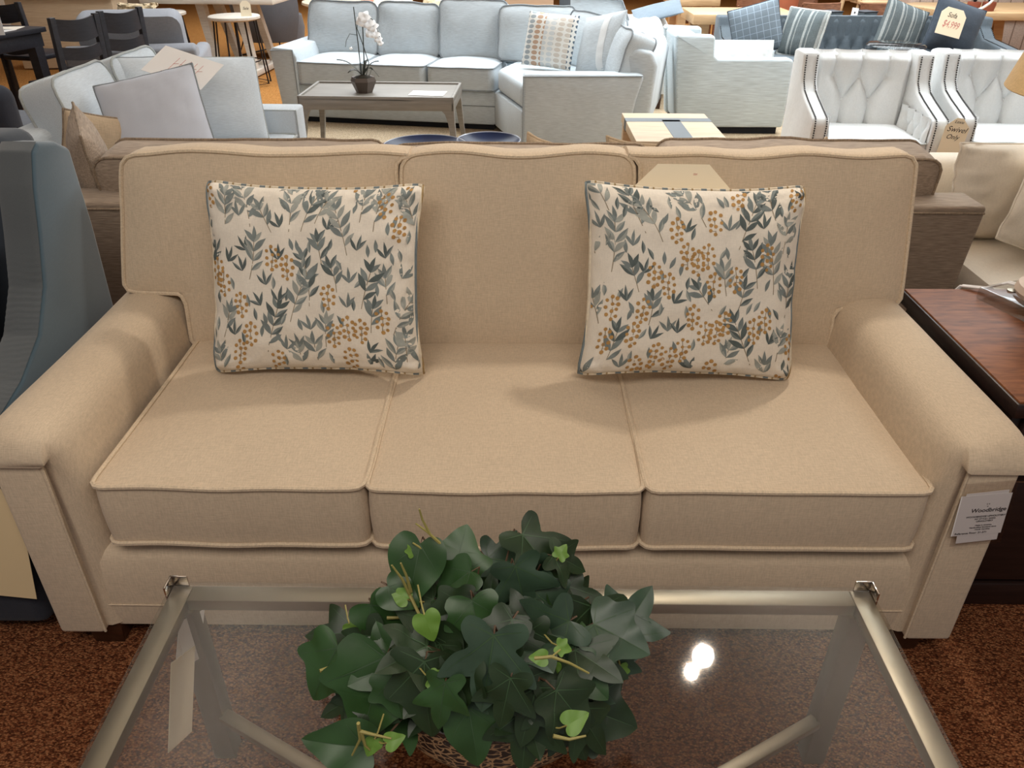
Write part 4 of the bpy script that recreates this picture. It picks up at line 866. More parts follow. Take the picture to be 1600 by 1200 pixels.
# ------------------------------------------------------------------ grey-blue sectional
se = thing('sectional_sofa', 'grey-blue L-shaped sectional sofa beyond the grey coffee table', 'sofa', (-1.96, 6.66, 0), rz=R(-10))
MB().span((0.12, 0.03, 0.04), (1.80, 0.80, 0.30), 0.02).build('seat_base', M['sect'], se)
MB().span((0.10, 0.06, 0.0), (1.78, 0.75, 0.05)).build('plinth', M['dust'], se)
MB().tube([(0.12, 0.028, 0.185), (1.8, 0.028, 0.185)], 0.004, 5).build('seam', M['sect_pipe'], se)
la = MB().prism([(0.02, 0.05), (0.17, 0.05), (0.19, 0.50), (0.16, 0.565), (0.0, 0.575), (-0.03, 0.55)], 0.0, 0.85, 'y', 0.012, 3).build('armrest', M['sect'], se)
MB().tube([(-0.025, -0.002, 0.55), (0.165, -0.002, 0.56), (0.165, -0.002, 0.06)], 0.004, 5).build('piping', M['sect_pipe'], la)
MB().span((0.05, 0.66, 0.2), (1.85, 0.84, 0.70), 0.04, seg=3).build('back_frame', M['sect'], se)
for k, (a, b_) in enumerate(((0.18, 0.70), (0.72, 1.24), (1.26, 1.79))):
    boxed(se, 'seat_cushion', a, b_, 0.0, 0.6, 0.16, 0.035, (0, 0, 0.385), None, M['sect'], M['sect_pipe'], flat=True, nx=14, n=10, seed=k, spread=0.12, rc=0.04)
for k, (a, b_, h, dy) in enumerate(((0.10, 0.70, 0.415, 0), (0.71, 1.23, 0.41, 0), (1.25, 1.81, 0.45, -0.05))):
    boxed(se, 'back_cushion', a, b_, 0, h, 0.18, 0.045, (0, 0.56 + dy, 0.44), (R(-14), 0, 0), M['sect'], M['sect_pipe'], rc=0.06, nx=16, n=14, seed=k + 81, wob=0.012, spread=0.1)
inv = Matrix.Rotation(R(10), 4, 'Z')
def wloc(x, y, z=0): return tuple(inv @ Vector((x + 1.96, y - 6.66, z)))
A_, B_, C_, D_, E_, F_ = (-0.185, 6.36), (0.02, 5.68), (0.72, 5.70), (0.98, 6.65), (0.6, 7.15), (-0.05, 7.05)
P_ = [wloc(*q)[:2] for q in (A_, B_, C_, D_, E_, F_)]
MB().prism(P_, 0.04, 0.30, 'z', 0.015).build('corner_base', M['sect'], se)
P2_ = [wloc(*q)[:2] for q in ((-0.12, 6.40), (0.06, 5.75), (0.66, 5.75), (0.9, 6.6), (0.55, 7.05), (0.0, 6.98))]
MB().prism(P2_, 0.0, 0.05, 'z').build('plinth', M['dust'], se)
Q_ = [wloc(*q)[:2] for q in ((-0.165, 6.34), (0.02, 5.70), (0.50, 5.70), (0.60, 6.5), (0.3, 6.85), (0.0, 6.8))]
MB().prism(Q_, 0.305, 0.475, 'z', 0.045, 4).build('seat_cushion', M['sect'], se)
rz_ = R(10)
ra = MB().prism([(0.02, 0.05), (0.735, 0.05), (0.80, 0.40), (0.84, 0.545), (0.82, 0.56), (0.03, 0.56), (0.02, 0.54)], -0.08, 0.08, 'y', 0.02, 3).build('armrest', M['sect'], se, wloc(0.01, 5.66), (0, 0, rz_))
MB().tube([(0.02, -0.082, 0.06), (0.02, -0.082, 0.545), (0.83, -0.082, 0.55)], 0.004, 5).build('piping', M['sect_pipe'], ra)
MB().prism([(0.0, 0.2), (0.20, 0.2), (0.23, 0.60), (0.19, 0.69), (0.08, 0.71), (0.0, 0.66)], 0.0, 0.95, 'y', 0.03, 3).build('back_frame', M['sect'], se, wloc(0.72, 5.70), (0, 0, rz_ - R(14)))
boxed(se, 'back_cushion', -0.30, 0.30, 0, 0.40, 0.18, 0.04, wloc(0.14, 6.74, 0.46), (R(-14), 0, rz_ + R(-4)), M['sect'], M['sect_pipe'], rc=0.05, nx=14, n=12, seed=91, wob=0.01)
boxed(se, 'back_cushion', -0.28, 0.28, 0, 0.38, 0.16, 0.04, wloc(0.53, 6.45, 0.46), (R(-14), 0, rz_ + R(-62)), M['sect'], M['sect_pipe'], rc=0.05, nx=14, n=12, seed=92, wob=0.01)
boxed(se, 'back_cushion', -0.27, 0.27, 0, 0.33, 0.18, 0.035, wloc(0.70, 5.96, 0.475), (R(-20), 0, rz_ + R(-80)), M['sect'], M['sect_pipe'], rc=0.06, nx=14, n=12, seed=93, wob=0.012)
throw('throw_pillow', 'pillow patterned with columns of tan, white and blue ovals on the sectional', 'pillow', (0.20, 6.27, 0.492), 0.40, 0.385, 0.13, M['ikat'], None, rx=R(-16), rz=R(-24), ry=R(10), seed=94, pinch=0.03)
t = thing('throw_pillow', 'grey pillow with a broad white band leaning in the sectional corner', 'pillow', (0.55, 6.04, 0.49)); t['category'] = 'pillow'; t.rotation_mode = 'ZXY'; t.rotation_euler = (R(-22), R(12), R(-58))
fq = pillow_fn(0.44, 0.42, 0.14, 0.03, seed=95); b, p = pillow_mb(fq, 24); cv = b.build('cover', M['sect'], t, angle=70)
MB().grid(lambda a, c: fq(0.25 + a * 0.30, -0.97 + 1.94 * c, -1) + Vector((0, -0.002, 0)), 6, 20).build('white_band', M['white_cloth'], t)
# ------------------------------------------------------------------ grey coffee table with the orchid
gc = thing('coffee_table', 'grey wooden tray-top coffee table in front of the sectional', 'coffee table', (-0.945, 5.66, 0), rz=R(-2))
W2, D2 = 0.525, 0.27
MB().span((-W2, -D2, 0.42), (W2, D2, 0.437), 0.004).build('tabletop', M['grey_table'], gc)
rm = MB()
for a, b_ in (((-W2, -D2), (W2, -D2 + 0.02)), ((-W2, D2 - 0.02), (W2, D2)), ((-W2, -D2), (-W2 + 0.02, D2)), ((W2 - 0.02, -D2), (W2, D2))): rm.span((a[0], a[1], 0.36), (b_[0], b_[1], 0.45), 0.006)
rm.build('apron', M['grey_table'], gc)
for sx in (-1, 1):
    for sy in (-1, 1):
        rs = []; b = MB()
        for z, o, w_ in ((0.0, 0.028, 0.026), (0.15, 0.012, 0.034), (0.28, 0.003, 0.044), (0.34, 0.0, 0.06), (0.365, 0.0, 0.085)):
            x1 = sx * (W2 + o - 0.002); y1 = sy * (D2 + o * 0.6 - 0.002); x0 = x1 - sx * w_; y0 = y1 - sy * w_; rs.append([(x0, y0, z), (x1, y0, z), (x1, y1, z), (x0, y1, z)])
        b.add([p_ for r_ in rs for p_ in r_], [(i * 4 + j, i * 4 + (j + 1) % 4, i * 4 + 4 + (j + 1) % 4, i * 4 + 4 + j) for i in range(4) for j in range(4)] + [(0, 1, 2, 3), (16, 17, 18, 19)])
        b.build('leg', M['grey_table'], gc)
tag(MB().span((-0.12, -0.08, 0), (0.12, 0.08, 0.002)).build('paper_sheet', M['white_paper'], None, (-0.62, 5.56, 0.4385), (0, 0, R(-6))), 'white sheet of paper on the grey coffee table', 'paper')
orc = thing('potted_orchid', 'white orchid in a faceted bronze pot on the grey coffee table', 'plant', (-1.06, 5.60, 0.4375))
MB().lathe([(0.055, 0.0), (0.088, 0.075), (0.078, 0.10), (0.07, 0.098), (0.07, 0.08), (1e-5, 0.08)], 6).build('pot', M['pot_brown'], orc, angle=20)
MB().lathe([(0.07, 0.085), (0.05, 0.105), (1e-5, 0.115)], 14).build('moss', M['soil'], orc)
stq = MB(); stq.tube([(-0.01, 0, 0.10), (-0.012, 0, 0.3), (-0.02, 0, 0.53)], 0.0035, 6).tube([(0.01, 0, 0.1), (0.02, 0, 0.25), (0.03, 0, 0.44)], 0.004, 6)
stq.tube([(0.02, 0, 0.1), (0.05, -0.01, 0.19), (0.02, 0, 0.30), (-0.01, 0, 0.40), (0.0, -0.01, 0.46), (0.04, -0.02, 0.49), (0.10, -0.03, 0.46), (0.13, -0.04, 0.40), (0.145, -0.04, 0.34)], 0.003, 6)
stq.tube([(-0.01, 0, 0.36), (-0.06, -0.01, 0.37), (-0.085, -0.02, 0.33), (-0.095, -0.02, 0.29)], 0.002, 5).tube([(0.04, 0, 0.1), (0.07, -0.02, 0.16), (0.115, -0.03, 0.105)], 0.002, 5)
stq.build('stems', M['orchid_leaf'], orc)
lf = MB()
for (dx, dy, L, w_, dz) in ((-0.16, -0.03, 0.19, 0.02, 0.11), (-0.09, -0.05, 0.12, 0.022, 0.03), (0.12, -0.02, 0.17, 0.018, 0.10), (0.04, 0.03, 0.09, 0.02, 0.10), (0.08, -0.05, 0.12, 0.02, 0.05)):
    d = Vector((dx, dy, dz)); sd = d.cross(Vector((0, 0, 1))).normalized()
    def g(a, c, d=d, sd=sd, w_=w_): return Vector((0, 0, 0.10)) + d * a + sd * (c - 0.5) * 2 * w_ * math.sin(PI * (0.12 + 0.86 * a)) + Vector((0, 0, 0.03 * math.sin(PI * a) + 0.012 * abs(c - .5)))
    lf.grid(g, 8, 2)
lf.build('leaves', M['orchid_leaf'], orc)
fl = MB(); rr_ = random.Random(4)
for (x, z, s_) in ((0.05, 0.475, 0.045), (0.075, 0.44, 0.045), (0.03, 0.45, 0.04), (0.10, 0.42, 0.042), (0.085, 0.38, 0.04), (0.115, 0.375, 0.036), (0.13, 0.345, 0.03), (0.142, 0.32, 0.024), (-0.055, 0.285, 0.012)):
    for k in range(5):
        a = k * 2 * PI / 5 + rr_.uniform(-.2, .2); ca, sa = math.cos(a), math.sin(a)
        def g(u, v, ca=ca, sa=sa, x=x, z=z, s_=s_):
            w_ = (v - 0.5) * s_ * 0.95 * math.sin(PI * (0.08 + 0.86 * u)); l = u * s_
            return Vector((x + ca * l - sa * w_, -0.045 - 0.012 * math.sin(PI * u) + 0.01 * u + 0.75 * (sa * l + ca * w_), z + 0.8 * (sa * l + ca * w_)))
        fl.grid(g, 5, 4)
fl.build('blossoms', M['petal'], orc)
# ------------------------------------------------------------------ wooden table with two navy bowls, between tweed sofa and grey table
bt = thing('wooden_coffee_table', 'low wooden coffee table carrying the two navy bowls', 'coffee table', (-0.20, 3.98, 0))
MB().span((-0.55, -0.32, 0.38), (0.55, 0.36, 0.415), 0.006).build('tabletop', M['walnut'], bt)
legs(bt, [(-0.49, -0.26), (0.49, -0.26), (-0.49, 0.30), (0.49, 0.30)], 0.07, 0.382, M['walnut'])
for (x, y, r_, z, lab) in ((-0.475, 4.02, 0.215, 0.4155, 'navy glazed bowl with pale rim, left one, half hidden by the beige sofa back'), (-0.155, 4.14, 0.165, 0.4155, 'navy glazed bowl with pale rim, right one, beside the grey table leg')):
    bw = thing('bowl', lab, 'bowl', (x, y, z), group='navy bowls on the wooden table')
    MB().lathe([(0.06, 0.0), (0.07, 0.006), (r_ * 0.6, 0.022), (r_ * 0.93, 0.056), (r_, 0.064), (r_ * 0.985, 0.067), (r_ * 0.9, 0.056), (r_ * 0.55, 0.026), (1e-5, 0.018)], 48).build('dish', M['cobalt'], bw)
    MB().lathe([(r_, 0.0625), (r_ + 0.004, 0.066), (r_, 0.0695), (r_ - 0.004, 0.066), (r_, 0.0625)], 48, cap=False).build('rim', M['rim'], bw)
tag(MB().span((-0.09, -0.05, 0), (0.09, 0.05, 0.012), 0.002).build('card', M['cream_cloth'], None, (0.14, 4.16, 0.4155), (0, 0, R(-3))), 'pale flat card lying right of the navy bowls', 'card')
# ------------------------------------------------------------------ crossed-plank side table
xt = thing('plank_table', 'light wood side table with grey metal cross strips, near the sectional arm', 'table', (0.86, 4.42, 0))
tp = [(-0.255, 0.30), (0.225, 0.29), (0.225, -0.36), (-0.255, -0.36)]
MB().prism(tp, 0.445, 0.495, 'z', 0.003).build('tabletop', M['oak_pale'], xt)
MB().span((-0.2555, 0.08, 0.44), (0.2255, 0.165, 0.4965)).span((-0.05, -0.3605, 0.44), (0.05, 0.12, 0.4965)).build('metal_strip', M['steel_band'], xt)
legs(xt, [(-0.22, 0.25), (0.19, 0.25), (-0.22, -0.32), (0.19, -0.32)], 0.06, 0.446, M['oak_pale'], 1.0)

# ------------------------------------------------------------------ pale grey side chair seen from its left
ps = thing('pale_armchair', 'pale grey striated armchair in profile, tufted inside its far arm', 'chair', (1.24, 6.30, 0))
prof = [(-0.0, 0.05), (0.84, 0.05), (0.84, 0.545), (0.80, 0.555), (0.27, 0.550), (0.235, 0.575), (0.225, 0.712), (-0.06, 0.722), (-0.07, 0.71)]
MB().prism(prof, 0.0, 0.12, 'y', 0.02, 3).build('near_arm', M['pale_chair'], ps)
MB().prism(prof, 0.51, 0.62, 'y', 0.02, 3).build('far_arm', M['pale_chair'], ps)
MB().prism([(0.02, 0.06), (-0.06, 0.70), (-0.03, 0.72), (0.10, 0.72), (0.14, 0.40), (0.18, 0.06)], 0.06, 0.57, 'y', 0.02, 3).build('backrest', M['pale_chair'], ps)
MB().span((0.1, 0.10, 0.06), (0.83, 0.53, 0.40), 0.03, seg=3).build('seat', M['white_cloth'], ps)
tu = MB()
def far_tuft(a, c):
    x = 0.28 + 0.53 * a; z = 0.40 + 0.225 * c; d = 0.0
    for k in range(4): d += 0.022 * math.exp(-((x - (0.35 + 0.135 * k)) ** 2 + (z - 0.51) ** 2) / 0.0007)
    return Vector((x, 0.49 + d - 0.02 * math.sin(PI * c), z))
tu.grid(far_tuft, 40, 14).build('tufted_panel', M['white_cloth'], ps, weld=False)
MB().span((0.03, 0.03, 0.0), (0.80, 0.59, 0.055)).build('plinth', M['dust'], ps)

# ------------------------------------------------------------------ two white tufted armchairs
def tuft_depth(x, z, pts, creases, D=0.03, cw=0.02):
    d = 9e9
    for (ax, az), (bx, bz) in creases:
        dx, dz = bx - ax, bz - az; l2 = dx * dx + dz * dz; t = max(0, min(1, ((x - ax) * dx + (z - az) * dz) / l2))
        d = min(d, (x - ax - t * dx) ** 2 + (z - az - t * dz) ** 2)
    d = math.sqrt(d); e = min(math.hypot(x - px, z - pz) for px, pz in pts)
    return D * (1 - math.exp(-d / cw)) * (1 - 0.8 * math.exp(-e / 0.03)) - 0.012 * math.exp(-e / 0.014)
def tufted_panel(parent, x0, x1, z0, z1, rows, surf, mat, name='tufted_back', nu=54, nv=34, btn=0.008, D=0.03):
    pts = [p for r_ in rows for p in r_]; cr = []
    for i in range(len(rows) - 1):
        for a in rows[i]:
            for b_ in rows[i + 1]:
                if abs(a[0] - b_[0]) < 0.6 * abs(rows[i][1][0] - rows[i][0][0]) if len(rows[i]) > 1 else True: cr.append((a, b_))
    for a in rows[0]: cr.append((a, (a[0], z1)))
    for a in rows[-1]: cr.append((a, (a[0], z0)))
    b = MB().grid(lambda u, v: surf(x0 + (x1 - x0) * u, z0 + (z1 - z0) * v, tuft_depth(x0 + (x1 - x0) * u, z0 + (z1 - z0) * v, pts, cr, D) * min(1, 12 * min(u, 1 - u) + 0.3)), nu, nv)
    o = b.build(name, mat, parent, angle=80, weld=False, recalc=False)
    for p_ in pts: MB().ball(tuple(surf(p_[0], p_[1], -0.004)), btn, n=8).build('button', mat, o)
    return o
def nails(path, sp, r_, parent):
    b = MB(); pts = [Vector(p) for p in path]; acc = 0.0
    for a, c in zip(pts, pts[1:]):
        l = (c - a).length; s_ = acc
        while s_ < l: b.ball(tuple(a + (c - a) * (s_ / l)), r_, n=6); s_ += sp
        acc = s_ - l
    return b.build('nailhead_trim', M['nail'], parent)
def white_chair(label, x, y, rz):
    t = thing('tufted_armchair', label, 'chair', (x, y, 0), rz, 'white tufted armchairs')
    sd = [(0.02, 0.06), (0.0, 0.50), (0.02, 0.53), (0.24, 0.585), (0.34, 0.615), (0.395, 0.66), (0.415, 0.72), (0.43, 0.80), (0.445, 0.815), (0.60, 0.815), (0.66, 0.80), (0.64, 0.06)]
    for sg in (-1, 1):
        x0, x1 = sg * 0.395, sg * 0.295
        ar = MB().prism(sd, min(x0, x1), max(x0, x1), 'x', 0.014, 3).build('wing_arm', M['white_cloth'], t, angle=50)
        for xx in (sg * 0.378, sg * 0.312):
            nails([(xx, -0.003 if z < 0.52 else y_ - 0.006, z + (0.004 if 0 < y_ < 0.4 else 0)) for y_, z in sd[0:8] for _ in (0,)], 0.013, 0.0052, ar)
        def inner(yv, z, d, sg=sg): return Vector((sg * (0.296 - d), yv, z))
        tufted_panel(t, 0.03, 0.46, 0.40, 0.535, [[(0.07 + k * 0.105, 0.50) for k in range(4)], [(0.12 + k * 0.105, 0.42) for k in range(3)]], inner, M['white_cloth'], 'tufted_arm', 60, 26, 0.006, 0.035)
    MB().span((-0.30, 0.53, 0.1), (0.30, 0.645, 0.80), 0.03, seg=3).build('back_frame', M['white_cloth'], t)
    def bsurf(xv, z, d): return Vector((xv, 0.520 - d + (z - 0.4) * 0.04 + (0.05 * ss(0.76, 0.82, z)), z))
    tufted_panel(t, -0.295, 0.295, 0.40, 0.818, [[(-0.165 + k * 0.165, 0.675) for k in range(3)], [(-0.0825 + k * 0.165, 0.54) for k in range(2)]], bsurf, M['white_cloth'], nu=84, nv=56, D=0.055)
    boxed(t, 'seat_cushion', -0.29, 0.29, 0.0, 0.49, 0.13, 0.025, (0, 0, 0.335), None, M['white_cloth'], M['ltblue_pipe'], flat=True, nx=12, n=10)
    MB().span((-0.29, 0.02, 0.06), (0.29, 0.5, 0.27), 0.01).build('seat_base', M['white_cloth'], t)
    legs(t, [(-0.34, 0.05), (0.34, 0.05), (-0.34, 0.6), (0.34, 0.6)], 0.05, 0.065, M['foot_wood'])
    return t
def place(r_, loc, rz): r_.location = loc; r_.rotation_euler = (0, 0, rz)
white_chair('white button-tufted armchair with nailhead trim and a hanging cream tag', 2.00, 4.42, R(-4))
white_chair('white button-tufted armchair with nailhead trim, nearest the tan lampshade', 2.83, 4.44, R(-4))
for o_ in COL.objects:
    if o_.name.startswith('tufted_armchair'): o_.scale = (0.94, 1, 0.99)
st_ = thing('hang_tag', 'cream handwritten tag with cut corners on the arm of a white tufted chair', 'tag', (2.385, 4.36, 0.455), rot=(R(-6), R(6), R(-8)))
cut_card(0.125, 0.19, 0.045).build('card', M['paper'], st_)
lettering('Lexie', 0.022, M['ink'], st_, (0.0, -0.0012, 0.075), shear=0.35, name='handwriting')
lettering('Swivel', 0.04, M['ink'], st_, (0.0, -0.0012, 0.035), shear=0.35, name='handwriting')
lettering('Only', 0.034, M['ink'], st_, (-0.01, -0.0012, -0.005), shear=0.35, name='handwriting')
# ------------------------------------------------------------------ blue chesterfield and what lies on it
ch = thing('tufted_sofa', 'slate-blue button-tufted sofa behind the white armchairs', 'sofa', (2.976, 6.96, 0), rz=R(-1))
ch.scale = (1.05, 1.0, 0.955)
MB().span((-1.0, 0.0, 0.08), (1.0, 0.75, 0.30), 0.02).build('seat_base', M['blue'], ch)
MB().span((-1.0, 0.62, 0.2), (1.0, 0.82, 0.745), 0.05, seg=4).build('back_frame', M['blue'], ch)
def csf(x, z, d): return Vector((x, 0.60 - d + (z - 0.4) * 0.12, z))
tufted_panel(ch, -0.96, 0.96, 0.42, 0.752, [[(-0.825 + k * 0.11, 0.615) for k in range(16)], [(-0.77 + k * 0.11, 0.49) for k in range(15)]], csf, M['blue'], nu=120, nv=26, btn=0.006, D=0.025)
for sg in (-1, 1):
    ar = MB().prism([(0.0, 0.08), (0.0, 0.52), (0.10, 0.55), (0.5, 0.58), (0.62, 0.66), (0.64, 0.745), (0.80, 0.745), (0.80, 0.08)], sg * 1.09 - 0.06, sg * 1.09 + 0.06, 'x', 0.02, 3).build('armrest', M['blue'], ch)
    for xx in (sg * 1.135, sg * 1.045): nails([(xx, -0.003, 0.10), (xx, -0.003, 0.51), (xx, 0.1, 0.553), (xx, 0.5, 0.583), (xx, 0.61, 0.66)], 0.022, 0.005, ar)
for k, (a, b_) in enumerate(((-1.01, -0.34), (-0.33, 0.33), (0.34, 1.01))):
    boxed(ch, 'seat_cushion', a, b_, 0.0, 0.58, 0.15, 0.02, (0, 0, 0.385), None, M['blue'], M['navy_throw'], flat=True, nx=10, n=8, seed=k)
legs(ch, [(-1.08, 0.06), (1.08, 0.06), (-1.08, 0.74), (1.08, 0.74)], 0.06, 0.09, M['foot_wood'])
throw('throw_pillow', 'slate-blue checked pillow at the left end of the tufted blue sofa', 'pillow', (2.085, 7.27, 0.452), 0.42, 0.40, 0.14, M['plaid'], M['navy_throw'], rx=R(-14), rz=R(-12), ry=R(-14), seed=101, pinch=0.03)
throw('throw_pillow', 'small striped blue pillow with ruffled edge leaning right of the checked pillow', 'pillow', (2.35, 7.13, 0.452), 0.34, 0.37, 0.14, M['stripe'], M['ltblue_pipe'], rx=R(-12), rz=R(-42), ry=R(14), seed=102, pinch=0.02, welt=0.012)
throw('throw_pillow', 'blue and grey striped pillow at the right of the tufted blue sofa', 'pillow', (3.24, 7.30, 0.452), 0.44, 0.40, 0.13, M['stripe'], M['stripe'], rx=R(-14), rz=R(12), ry=R(15), seed=103, pinch=0.03)
throw('throw_pillow', 'plain navy pillow carrying the large price tag, right end of the blue sofa', 'pillow', (3.68, 7.26, 0.452), 0.50, 0.42, 0.15, M['navy_throw'], M['navy_throw'], rx=R(-14), rz=R(10), ry=R(14), seed=104, pinch=0.03)
tg2 = thing('hang_tag', 'cream price tag handwritten in black and red on the navy pillow', 'tag', (3.585, 7.10, 0.725), rot=(R(-12), R(13), R(6)))
cut_card(0.235, 0.21, 0.045, 0.002).build('card', M['paper'], tg2)
lettering('Sofa', 0.052, M['ink'], tg2, (-0.012, -0.002, 0.05), shear=0.3, name='handwriting')
lettering('$4,999', 0.062, M['red_ink'], tg2, (0.0, -0.002, -0.02), shear=0.3, name='price').scale = (0.9, 1.2, 1)
gh = thing('clear_table', 'round clear glass drum table behind the first tufted armchair', 'table', (2.66, 5.95, 0))
MB().lathe([(0.195, 0.66), (0.2, 0.70), (0.185, 0.712), (1e-5, 0.714)], 40).build('glass_top', M['ghost'], gh)
MB().lathe([(0.20, 0.0), (0.205, 0.02), (0.15, 0.3), (0.185, 0.6), (0.195, 0.66), (0.185, 0.66), (0.17, 0.6), (0.14, 0.3), (0.19, 0.0)], 40).build('base', M['ghost'], gh)

# ------------------------------------------------------------------ wooden tables, chairs and pots along the top right
def slab_table(name, label, x0, x1, y0, y1, z, th, mat, cat='table', legw=0.09, rz=0.0):
    t = thing(name, label, cat, ((x0 + x1) / 2, (y0 + y1) / 2, 0), rz); w, d = (x1 - x0) / 2, (y1 - y0) / 2
    MB().span((-w, -d, z - th), (w, d, z), 0.006).build('tabletop', mat, t)
    legs(t, [(-w + .12, -d + .1), (w - .12, -d + .1), (-w + .12, d - .1), (w - .12, d - .1)], legw, z - th + .002, mat, 0.9)
    return t
slab_table('dining_table', 'thick-topped oak dining table just above the checked blue pillow', 1.60, 2.58, 7.85, 8.5, 0.70, 0.085, M['oak'])
slab_table('dining_table', 'second oak table behind the thick-topped one, cut by the top edge', 1.62, 2.12, 9.1, 9.8, 0.72, 0.07, M['oak'])
def curved_chair(label, x, y, rz, w=0.46, zt=0.765, mat='walnut'):
    t = thing('dining_chair', label, 'chair', (x, y, 0), rz, 'brown curved-back chairs')
    def g(sgn):
        def q(u, v):
            a = (u - 0.5) * 2; th = 0.018
            return Vector((a * w / 2, sgn * th / 2 - 0.06 * (a * a) + 0.03 * v, 0.50 + (zt - 0.50) * v - 0.012 * (1 - a * a) * (v > 0.9)))
        return q
    b = MB().grid(g(1), 14, 4).grid(g(-1), 14, 4)
    b.tube([g(0)(k / 14, 1.0) for k in range(15)], 0.0105, 6)
    b.build('backrest', M[mat], t, weld=False)
    MB().span((-w / 2 + .02, -0.46, 0.41), (w / 2 - .02, -0.02, 0.455), 0.02, seg=3).build('seat', M[mat], t)
    for sx in (-1, 1):
        MB().tube([(sx * (w / 2 - 0.03), 0.0, 0.0), (sx * (w / 2 - 0.03), -0.03, 0.45), (sx * (w / 2 - 0.02), -0.055, 0.70)], 0.014, 8).build('leg', M[mat], t)
        MB().tube([(sx * (w / 2 - 0.03), -0.43, 0.0), (sx * (w / 2 - 0.03), -0.43, 0.42)], 0.014, 8).build('leg', M[mat], t)
    return t
for x, y, lab in ((2.40, 8.75, 'brown curved-back chair left of the terracotta planter'), (2.86, 8.2, 'brown curved-back chair right of the terracotta planter'), (3.40, 8.2, 'brown curved-back chair right of the leaning ladder, above the blue sofa'),
        (2.10, 10.2, 'dark brown chair back cut by the top edge, above the checked pillow'), (3.05, 9.5, 'brown chair behind the others, left of the leaning ladder')):
    curved_chair(lab, x, y, R(random.Random(x).uniform(-8, 8)), 0.36 if y < 8.5 else 0.42, 0.765 if y < 9 else 0.80)
pt = thing('planter', 'terracotta planter between the brown chairs, cut by the top edge', 'planter', (2.70, 8.75, 0))
MB().lathe([(0.09, 0.0), (0.10, 0.02), (0.105, 0.55), (0.125, 0.78), (0.13, 0.92), (0.118, 0.92), (0.11, 0.78), (1e-5, 0.76)], 32).build('body', M['terra'], pt)
for x, lab in ((2.90, 'dark slate pedestal standing before the brown chairs, left one'), (3.22, 'dark slate pedestal with a white card, before the brown chairs')):
    p_ = thing('pedestal', lab, 'pedestal', (x, 8.0, 0), R(20)); MB().span((-0.075, -0.075, 0), (0.075, 0.075, 0.715), 0.004).build('column', M['blue'], p_); MB().span((-0.08, -0.08, 0.715), (0.08, 0.08, 0.722), 0.002).build('cap', M['tile_dark'], p_)
cdp = thing('price_card', 'small white card with a black mark, beside the slate pedestal', 'tag', (3.10, 7.95, 0.70), rot=(R(-12), R(8), 0))
MB().span((-0.03, -0.001, -0.05), (0.03, 0.001, 0.05)).build('card', M['white_paper'], cdp); MB().ball((0, -0.002, 0.012), 0.008, n=8).build('mark', M['ink'], cdp)
ld = thing('display_ladder', 'leaning pale wooden ladder between brown chairs', 'ladder', (3.12, 8.55, 0), 0)
for dx in (0, 0.17): MB().tube([(dx, 0, 0.0), (dx + 0.16, 0.1, 1.25)], 0.02, 8).build('rail', M['oak'], ld)
for k in range(4): MB().tube([(0.03 + 0.16 * k * .25, 0.02 + .025 * k, 0.2 + 0.28 * k), (0.20 + 0.16 * k * .25, 0.02 + .025 * k, 0.2 + 0.28 * k)], 0.012, 8).build('rung', M['oak'], ld)
slab_table('side_table', 'small wooden table above the striped pillow, cut by the top edge', 3.36, 3.74, 8.45, 8.8, 0.755, 0.03, M['oak'], legw=0.05)
ot = thing('trestle_table', 'pinkish wooden table with angular top, top right corner', 'table', (4.62, 8.35, 0))
MB().prism([(-0.80, 0.3), (-0.62, -0.35), (-0.35, -0.48), (0.8, -0.48), (0.8, 0.5), (-0.6, 0.5)], 0.655, 0.72, 'z', 0.006).build('tabletop', M['oak'], ot)
for (x0, x1) in ((-0.30, -0.18), (0.02, -0.10)):
    MB().prism([(x0 - 0.045, 0.0), (x0 + 0.045, 0.0), (x1 + 0.05, 0.656), (x1 - 0.05, 0.656)], -0.28, -0.20, 'y', 0.004).build('trestle_leg', M['oak'], ot)
MB().span((-0.2, -0.05, 0.25), (0.6, 0.05, 0.33), 0.004).build('stretcher', M['walnut'], ot)
for x, lab in ((4.23, 'small rust pot with dark cone foot, left of the white cord'), (4.37, 'small rust pot with dark cone foot, right of the white cord')):
    p_ = thing('pot', lab, 'pot', (x, 8.05, 0.72)); MB().lathe([(0.05, 0.0), (0.06, 0.05), (0.058, 0.075), (1e-5, 0.075)], 20).build('bowl', M['rust_pot'], p_); MB().lathe([(0.01, 0.075), (0.045, 0.13), (1e-5, 0.13)], 16).build('cone', M['dust'], p_)
tag(MB().tube([(-0.08, 0.0, 0.008), (-0.03, -0.02, 0.03), (0.02, -0.03, 0.07), (0.05, -0.03, 0.11)], 0.012, 8).build('cord', M['white_paper'], None, (4.29, 7.97, 0.72)), 'thick white cord curled over two rust pots', 'cord')
bn = thing('upholstered_bench', 'tan bench with dark stripes behind the pinkish table', 'bench', (5.15, 9.4, 0))
boxed(bn, 'seat', -0.9, 0.9, 0, 0.7, 0.22, 0.05, (0, 0, 0.62), None, M['brown_stripe'], M['tweed_pipe'], flat=True, nx=14, n=10)
MB().span((-0.88, 0.03, 0.1), (0.88, 0.68, 0.54), 0.02).build('base', M['brown_stripe'], bn); legs(bn, [(-0.8, 0.1), (0.8, 0.1), (-0.8, 0.6), (0.8, 0.6)], 0.07, 0.11, M['foot_wood'])

